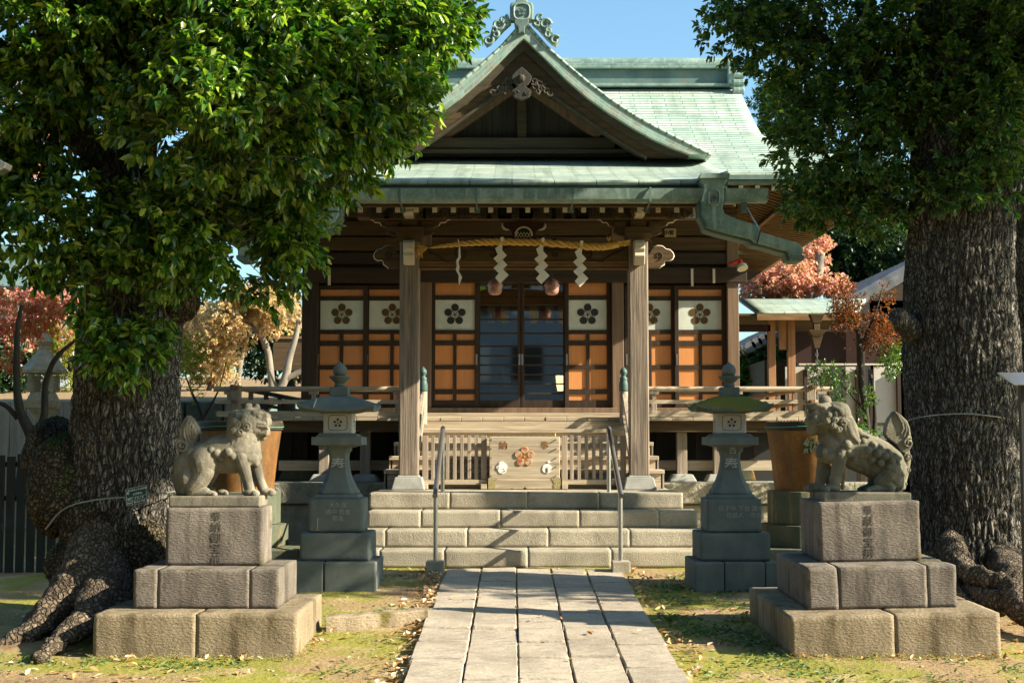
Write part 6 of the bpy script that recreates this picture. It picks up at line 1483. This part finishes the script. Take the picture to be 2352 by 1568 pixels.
# ------------------------------------------------------------------ background, right: corridor, tiled roof, maples
YC = 24
M_tile = mat('grey_roof_tile', [(.3,(.08,.085,.095)),(.7,(.18,.185,.20))], (6,6,6), rough=.6, bump=.3, bdist=.004)
M_brn = mat('corridor_post_wood', [(.3,(.22,.105,.05)),(.7,(.36,.19,.095))], (20,20,1.2), rough=.7, bump=.3, bdist=.004)
t = thing('covered_corridor', 'open timber corridor with pale copper roof beside the shrine hall', 'corridor', (PX(1850,YC), YC, 0))
def C_(x,y,Y=YC): return pt(x,y,Y)
rws = []
for i in range(7):
    f_ = i/6; Y = YC+1.6-f_*1.7; y = 686+ (716-686)*f_
    xa_ = 1700+ (1742-1700)*f_; xb_ = 1995+(1975-1995)*f_
    z = PZ(y, Y); rws.append([(PX(xa_+(xb_-xa_)*j/10, Y), Y, z) for j in range(11)])
m_ = sheet(rws); m_.uv = [(u,v*1.0) for u,v in m_.uv]
o1 = obj('roof', m_, M_roof, t, smooth=True); solidify(o1, .05)
zc = PZ(716, YC-.1)
obj('eave_board', MB().box(PX(1742,YC-.1),PX(1975,YC-.1),YC-.12,YC-.04,zc-.14,zc-.04), M_raft, t)
obj('soffit', MB().box(PX(1700,YC),PX(1995,YC),YC-.02,YC+3.4,zc-.06,zc-.02), M_mid, t)
for xa_, xb_ in ((1775,1792),(1821,1838)): obj('post', MB().box(PX(xa_,YC),PX(xb_,YC),YC+.3,YC+.43,-.1,zc-.06), M_brn, t, bev=.005)
obj('post', MB().box(PX(1985,YC),PX(2000,YC),YC+.3,YC+.43,-.1,zc-.06), M_darkv, t, bev=.005)
obj('board_panel', MB().box(PX(1792,YC+.33),PX(1821,YC+.33),YC+.33,YC+.36,PZ(800,YC),zc-.06), M_brn, t)
obj('tie_beam', MB().box(PX(1700,YC),PX(1780,YC),YC+.3,YC+.4,PZ(758,YC),PZ(742,YC)).box(PX(1838,YC),PX(2080,YC),YC+.5,YC+.6,PZ(830,YC),PZ(756,YC)), flat('dark_red_beam',(.025,.007,.006)), t)
for xa_, xb_, ya_, yb_ in ((1806,1850,842,975),(1856,1905,842,975),(1945,1968,842,950),(2010,2062,842,950)):
    obj('plaster_panel', MB().box(PX(xa_,YC+2),PX(xb_,YC+2),YC+2,YC+2.04,PZ(yb_+60,YC+2),PZ(ya_,YC+2)), flat('corridor_plaster',(.50,.46,.44),rough=.9), t)
for x in (1852,1908,1940,1972,2002,2066): obj('slim_post', MB().box(PX(x-4,YC+1.95),PX(x+4,YC+1.95),YC+1.9,YC+2.0,-.1,PZ(835,YC)), M_darkv, t)
obj('white_rail', MB().box(PX(1838,YC+1.8),PX(2080,YC+1.8),YC+1.8,YC+1.86,PZ(838,YC+1.8),PZ(832,YC+1.8)), M_tip, t)
obj('inner_back', MB().box(PX(1835,YC+4),PX(2500,YC+4),YC+4,YC+4.1,-.1,PZ(690,YC+4)), M_black, t)  # black backdrop stands in for the shade inside the corridor
obj('low_rail', MB().box(PX(1905,YC+1),PX(2080,YC+1),YC+1,YC+1.06,PZ(978,YC+1),PZ(970,YC+1)), M_darkv, t)
# rain chain with funnel
t = thing('rain_chain', 'dark copper funnel and rain chain hanging from the corridor eave', 'rain chain', (PX(1879,YC-.3), YC-.3, zc))
x = PX(1879,YC-.3); Yc_ = YC-.3
obj('funnel', MB().taper(x,Yc_,PZ(742,Yc_),PZ(722,Yc_),.12,.12,.24,.2).box(x-.05,x+.05,Yc_-.05,Yc_+.05,PZ(758,Yc_),PZ(742,Yc_)).taper(x,Yc_,PZ(772,Yc_),PZ(758,Yc_),.16,.16,.3,.22).taper(x,Yc_,PZ(800,Yc_),PZ(772,Yc_),.07,.07,.18,.14), M_mid, t, bev=.004)
m_ = MB()
for i in range(26):
    zc_ = PZ(802,Yc_)-.03-i*.055; m_.tube([(x+(.018*math.cos(q) if i%2 else 0), Yc_+(0 if i%2 else .018*math.cos(q)), zc_+.032*math.sin(q)) for q in [2*PI*k_/10 for k_ in range(10)]],.006,5,close=True)
obj('chain', m_, M_tile, t, smooth=True)
# tiled roof houses
def tiled(name, label, x0_, x1_, y_top, y_eave, Y, dxt=0):
    t = thing(name, label, 'house', (PX((x0_+x1_)/2,Y), Y, 0), 'tiled roof buildings beyond the corridor')
    return t
t = tiled('tiled_building','grey tiled roof sloping up behind the red-tinged young maple',1940,2100,0,0,28)
a = pt(1935,700,28); b_ = pt(2100,606,28); m_ = MB()
for i in range(16):
    f_ = i/15; Y = 27.5+f_*6
    m_.tube([(a[0],Y,a[2]+.05*math.sin(0)),(b_[0],Y,b_[2])],.13,8); 
obj('roof_tiles', m_, M_tile, t, smooth='auto')
obj('roof', MB().add([(a[0],27.4,a[2]-.08),(b_[0],27.4,b_[2]-.08),(b_[0],34,b_[2]-.08),(a[0],34,a[2]-.08),(a[0],27.4,a[2]-.2),(b_[0],27.4,b_[2]-.2),(b_[0],34,b_[2]-.2),(a[0],34,a[2]-.2)],[(0,1,2,3),(7,6,5,4),(0,4,5,1),(2,6,7,3),(0,3,7,4),(1,5,6,2)]), M_tile, t)
obj('wall', MB().box(b_[0]-.9,b_[0]+4,28,34,-.1,b_[2]-.4), M_dark, t)
t = tiled('tiled_building','low grey tiled roof end seen through the corridor posts',1700,1790,765,810,30)
a = pt(1712,800,30); b_ = pt(1800,752,30); m_ = MB()
for i in range(10): Y = 29.5+i*.5; m_.tube([(a[0],Y,a[2]),(b_[0],Y,b_[2])],.13,8)
for i in range(7): q = a[0]+(b_[0]-a[0])*i/6; z = a[2]+(b_[2]-a[2])*i/6; m_.tube([(q,29.35,z),(q,29.6,z)],.12,8)
obj('roof_tiles', m_, M_tile, t, smooth='auto'); obj('wall', MB().box(a[0]+.4,b_[0]+2,30,34,-.1,a[2]-.25), M_mid, t)
# trees
slim_tree('maple_tree', 'salmon-pink maple glowing behind the shrine eave and corridor roof', G1,
    [([pt(1850,720,31),pt(1800,650,31),pt(1760,600,31)],[.15,.1,.05]),([pt(1845,700,31),pt(1875,640,31),pt(1885,580,31)],[.14,.12,.1])],
    [vb(1760,650,31,50,38,.8),vb(1815,640,31,60,38,.8),vb(1860,600,31.3,35,30,.7),vb(1900,655,31,60,14,.6),vb(1730,675,31,30,15,.6),vb(1880,558,31.5,25,12,.5)], L_pink, M_ptrunk, 1050, 8, .10, .06, 41, gap=-.15)
slim_tree('maple_tree', 'young dark-red and green maple with thin stems in front of the corridor', G1,
    [([pt(1992,1060,17.5),pt(1990,960,17.5),pt(1978,880,17.5),pt(1975,800,17.5),pt(1960,720,17.5),pt(1930,660,17.5)],[.045,.04,.035,.03,.02,.008]),([pt(1985,940,17.5),pt(1930,880,17.5),pt(1880,840,17.5)],[.02,.012,.006]),([pt(1976,800,17.5),pt(2010,720,17.5),pt(2030,650,17.5)],[.02,.014,.006]),([pt(2000,1060,17.6),pt(2010,960,17.6),pt(2000,860,17.6)],[.03,.03,.02])],
    [vb(1980,690,17.5,70,50,.5),vb(1990,770,17.5,80,45,.5),vb(1950,740,17.4,50,40,.4)], leafmat('maple_dark_red', [(.10,.025,.02),(.22,.05,.025),(.04,.06,.02),(.34,.10,.05)], None, rough=.55, trans=.45), M_dtrunk, 620, 8, .045, .018, 42, gap=0, clen=.08)
foliage('lower_leaves', [vb(1900,860,17.4,50,25,.3),vb(1960,920,17.4,60,30,.3),vb(1970,1000,17.4,50,20,.3),vb(2050,830,17.4,30,40,.3)], 420, 8, .045, .018, bpy.data.objects[sorted([o.name for o in bpy.data.objects if o.name.startswith('maple_tree')])[-1]], L_camd, seed=43, gap=0, clen=.08)
for i, (x, y, Y, rx, ry, rd, lb_, n_, lm_) in enumerate(((1950,590,36,120,90,2.0,'dark evergreen tree with pale crooked trunks behind the salmon maple',3000,L_ev),(2040,560,38,70,70,1.5,'glossy sunlit evergreen behind the grey tiled roof',1500,L_camd),(1745,870,33,60,90,1.2,'dark glossy shrub seen under the corridor beside the hall corner',1100,L_camd),(2400,600,34,200,200,2.0,'dark evergreen mass behind the straight camphor trunk',2500,L_ev),(2010,500,44,160,60,2.0,'tall dark evergreen showing under the camphor crown, farthest back',1500,L_ev))):
    p_ = pt(x, 960, Y); t = thing('evergreen_tree', lb_, 'tree', (p_[0], p_[1], 0), 'evergreens behind the grounds')
    obj('trunk', limb([(p_[0],Y,-.1),pt(x+8,800,Y),pt(x-6,y,Y)],[.22,.2,.1]), M_ptrunk if i==0 else M_dtrunk, t, smooth=True)
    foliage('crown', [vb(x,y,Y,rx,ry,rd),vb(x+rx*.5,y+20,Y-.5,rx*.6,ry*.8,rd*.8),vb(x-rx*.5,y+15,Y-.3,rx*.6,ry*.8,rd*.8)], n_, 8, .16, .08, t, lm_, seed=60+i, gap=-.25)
t = thing('pine_tree', 'bluish conifer showing between the roof end and the camphor leaves', 'tree', (PX(1790,34), 34, 0))
obj('trunk', limb([(PX(1790,34),34,-.1),pt(1790,600,34),pt(1788,150,34)],[.25,.2,.05]), M_dtrunk, t, smooth=True)
foliage('crown', [vb(1790,200,34,45,30,.8),vb(1780,235,34,60,25,.9),vb(1800,280,34,60,40,.9),vb(1790,380,34,80,90,1.2)], 1500, 10, .14, .04, t, L_camd, seed=70, gap=-.1)
# dark trunk and notice board at the picture edge
t = thing('edge_tree', 'dark shaded tree trunk at the picture edge behind the straight camphor', 'tree', (PX(2372,14.5), 14.5, -.05))
obj('trunk', trunk_mesh([(-.2,PX(2375,14.5),14.5,.26),(2.5,PX(2372,14.5),14.5,.22),(6,PX(2350,14.5),14.5,.2)], 60, 90, .015, None, 4), M_bark, t, smooth=True)
t = thing('notice_board', 'roofed notice board on a post just entering the picture edge by the straight camphor', 'notice board', (PX(2345,10.6), 10.6, -.15))
Yn = 10.6
obj('roof', MB().add([pt(2290,858,Yn),pt(2290,855,Yn+.02),pt(2330,880,Yn-.25),pt(2330,884,Yn-.25),pt(2450,858,Yn),pt(2450,855,Yn+.02),pt(2450,880,Yn-.25),pt(2450,884,Yn-.25)],[(0,3,2,1),(4,5,6,7),(1,2,6,5),(0,4,7,3),(2,3,7,6),(0,1,5,4)]), M_steel, t)
obj('post', MB().box(PX(2342,Yn),PX(2354,Yn),Yn-.05,Yn+.01,-.25,PZ(872,Yn)), M_black, t)
obj('board', MB().box(PX(2352,Yn),PX(2480,Yn),Yn-.03,Yn,.6,PZ(885,Yn)), M_mid, t)

# ------------------------------------------------------------------ kerb stone, weeds, litter
kb = MB(); N = 26
a = Vector(pt(752,1436,11.0)); b_ = Vector(pt(984,1412,11.35))
def G2(x,y): return gz(x,y)+lumps(x,y)
n_ = MB(); 
for i in range(N+1):
    f_ = i/N; c = a.lerp(b_, f_); zt = gz(c.x,c.y)+.115+.01*mnoise.noise(Vector((f_*6,0,0))); jy = .012*mnoise.noise(Vector((f_*8,2,0)))
    n_.v += [(c.x,c.y-.07+jy,zt-.25),(c.x,c.y-.075+jy,zt-.012),(c.x,c.y-.06+jy,zt),(c.x,c.y+.07,zt+.004),(c.x,c.y+.08,zt-.25)]
for i in range(N):
    for k_ in range(4): q = i*5+k_; n_.f.append((q,q+5,q+6,q+1)[::-1])
n_.f += [(0,1,2,3,4)[::-1], tuple(N*5+q for q in range(5))]
one('kerb_stone', n_, M_pedy, 'long low mossy kerb stone running from the lion pedestal to the path', 'kerb stone')
M_fl = leafmat('fallen_leaf', [(.50,.36,.20),(.62,.50,.34),(.34,.17,.07),(.48,.28,.10),(.25,.15,.08)], None, rough=.6, trans=.1)
def scatter(name, n, fn, L, W, m, seed, lift=.006, tilt=.35, kind='stuff', stand=0):
    rng = np.random.default_rng(seed); mb = MB(); c = 0
    while c < n:
        q = fn(rng)
        if q is None: continue
        x, y, z = q; c += 1; a_ = rng.uniform(0, 2*PI); l = L*rng.uniform(.6,1.3); w_ = W*rng.uniform(.7,1.2)
        d = Vector((math.cos(a_), math.sin(a_), rng.normal()*tilt*.6 + stand*rng.uniform(.5,1.8))).normalized(); s = d.cross(Vector((rng.normal()*tilt, rng.normal()*tilt, 1))).normalized(); nn = s.cross(d)
        p0 = Vector((x,y,z+lift+ (0 if stand else abs(d.z)*l*.5))) - (d*(l/2) if not stand else Vector((0,0,0)))
        V = [p0, p0+d*l*.3+s*w_*.5+nn*w_*.25, p0+d*l*.7+s*w_*.35+nn*w_*.15, p0+d*l, p0+d*l*.7-s*w_*.35+nn*w_*.15, p0+d*l*.3-s*w_*.5+nn*w_*.25]
        mb.add(V, [(0,1,2,3),(0,3,4,5)])
    o = obj(name, mb, m); o['kind'] = kind; return o
pedsx = ((L1[0][0]-.02,L1[0][1]+.02,9.96,11.3),(L2[0][0]-.02,L2[0][1]+.02,9.96,11.75))
def freeg(x, y):
    for a_,b1,c_,d_ in pedsx:
        if a_<x<b1 and c_<y<d_: return False
    return True
def on_ground(rng):
    y = rng.uniform(8.0, 14.5); x = rng.uniform(-4.4, 4.4)
    if -.70 < x < 1.13 or not freeg(x,y): return None
    if mnoise.noise(Vector((x*1.1,y*1.1,5))) + rng.uniform(-.5,.4) < 0: return None
    return x, y, G2(x,y)
o = scatter('fallen_leaves', 700, on_ground, .065, .032, M_fl, 3); 
def by_path(rng):
    y = rng.uniform(8.0, 14.5); x = -.68-abs(rng.normal())*.10 if rng.random()<.75 else 1.12+abs(rng.normal())*.10
    return x, y, G2(x,y)+.01
scatter('fallen_leaves', 520, by_path, .07, .035, M_fl, 4, tilt=.6)
def on_path(rng):
    y = rng.uniform(8.2, 14.4); x = rng.uniform(-.6, 1.05); return x, y, path_z(y)+.004
scatter('fallen_leaves', 22, on_path, .06, .03, M_fl, 5)
M_gr = leafmat('grass_blade', [(.16,.20,.04),(.24,.27,.07),(.42,.36,.18),(.10,.16,.04)], None, rough=.6, trans=.3)
def grassy(rng):
    x, y = rng.uniform(-4.4,4.4), rng.uniform(8.0,14.4)
    if -.70 < x < 1.12 or not freeg(x,y): return None
    if mnoise.noise(Vector((x*1.6,y*1.6,11))) < .12+rng.uniform(-.1,.15): return None
    return x, y, G2(x,y)
scatter('grass', 5200, grassy, .035, .005, M_gr, 6, stand=.35, tilt=.2)
M_weed = leafmat('weed_leaf', [(.06,.12,.03),(.10,.17,.05),(.15,.20,.06)], None, rough=.5, trans=.3)
def weedy(rng):
    cx_, cy_ = WC[rng.integers(len(WC))]; x = cx_+rng.normal()*.10; y = cy_+rng.normal()*.10
    if -.70 < x < 1.12 or not freeg(x,y): return None
    return x, y, G2(x,y)
rg_ = np.random.default_rng(77)
WC = [(rg_.uniform(1.3,2.0), rg_.uniform(9.2,14.2)) for _ in range(40)]+[(rg_.uniform(-1.9,-.9), rg_.uniform(9.2,14.2)) for _ in range(8)]+[(rg_.uniform(1.9,4.2), rg_.uniform(8.6,9.8)) for _ in range(22)]+[(rg_.uniform(-3.6,-1.6), rg_.uniform(9.3,9.9)) for _ in range(8)]+[(1.75,10.3+.1*i) for i in range(8)]
scatter('weeds', 2600, weedy, .042, .022, M_weed, 8, stand=.25, tilt=.4)

# ------------------------------------------------------------------ unseen trees added round the visitor to block sky light (mirrored in door glass)
gv = []
for i in range(15):
    a_ = R(150+i*12.5); r_ = 15+ (i%3)*1.5; gv.append((r_*math.cos(a_), 3+r_*math.sin(a_)*.95, 5.0+(i%2), 3.6, 3.0, 5.5+(i%3)*.6))
gv = [q for q in gv if not (q[0] > 6 and q[1] > -3) and not (abs(q[0]) < 6 and q[1] < 0)]
o = foliage('woods', gv, 4200, 7, .55, .30, None, L_ev, seed=90, gap=-.4, surf=.4, clen=.4); o['kind'] = 'stuff'

t = thing('apartment_building', 'grey-blue apartment block behind the visitor, mirrored faintly in the glass doors', 'building', (-1, -26, -.5))
obj('wall', MB().box(-13, 9, -36, -26, -1, 13), flat('blue_grey_render', (.20,.26,.34), rough=.9), t)
for i in range(9):
    for j in range(4):
        obj('window', MB().box(-12+i*2.4, -10.6+i*2.4, -26, -25.94, 1+j*3, 2.6+j*3), M_pale if (i+j)%3 else M_black, t)

def by_edges(rng):
    a_,b1,c_,d_ = pedsx[rng.integers(2)]
    if rng.random() < .7: x, y = rng.uniform(a_,b1), c_-abs(rng.normal())*.07
    else: x, y = (b1 if a_ < 0 else a_)+abs(rng.normal())*.07*(1 if a_ < 0 else -1), rng.uniform(c_,d_)
    return x, y, G2(x,y)+.006
scatter('fallen_leaves', 150, by_edges, .055, .028, M_fl, 15, tilt=.6)
scatter('grass', 1100, by_edges, .045, .005, M_gr, 16, stand=.4, tilt=.3)
pb_ = MB(); rg2 = np.random.default_rng(9); c_n = 0
while c_n < 450:
    x, y = rg2.uniform(-4.3,4.3), rg2.uniform(8.2,14.4)
    if -.72 < x < 1.14 or not freeg(x,y): continue
    r = rg2.uniform(.004,.014); pb_.ball((x,y,G2(x,y)+r*.3), (r*1.2,r,r*.6), 7, 5); c_n += 1
o = obj('gravel', pb_, mat('pebble', [(.3,(.16,.12,.08)),(.7,(.38,.32,.24))], (9,9,9), rough=.9, bump=0)); o['kind'] = 'stuff'
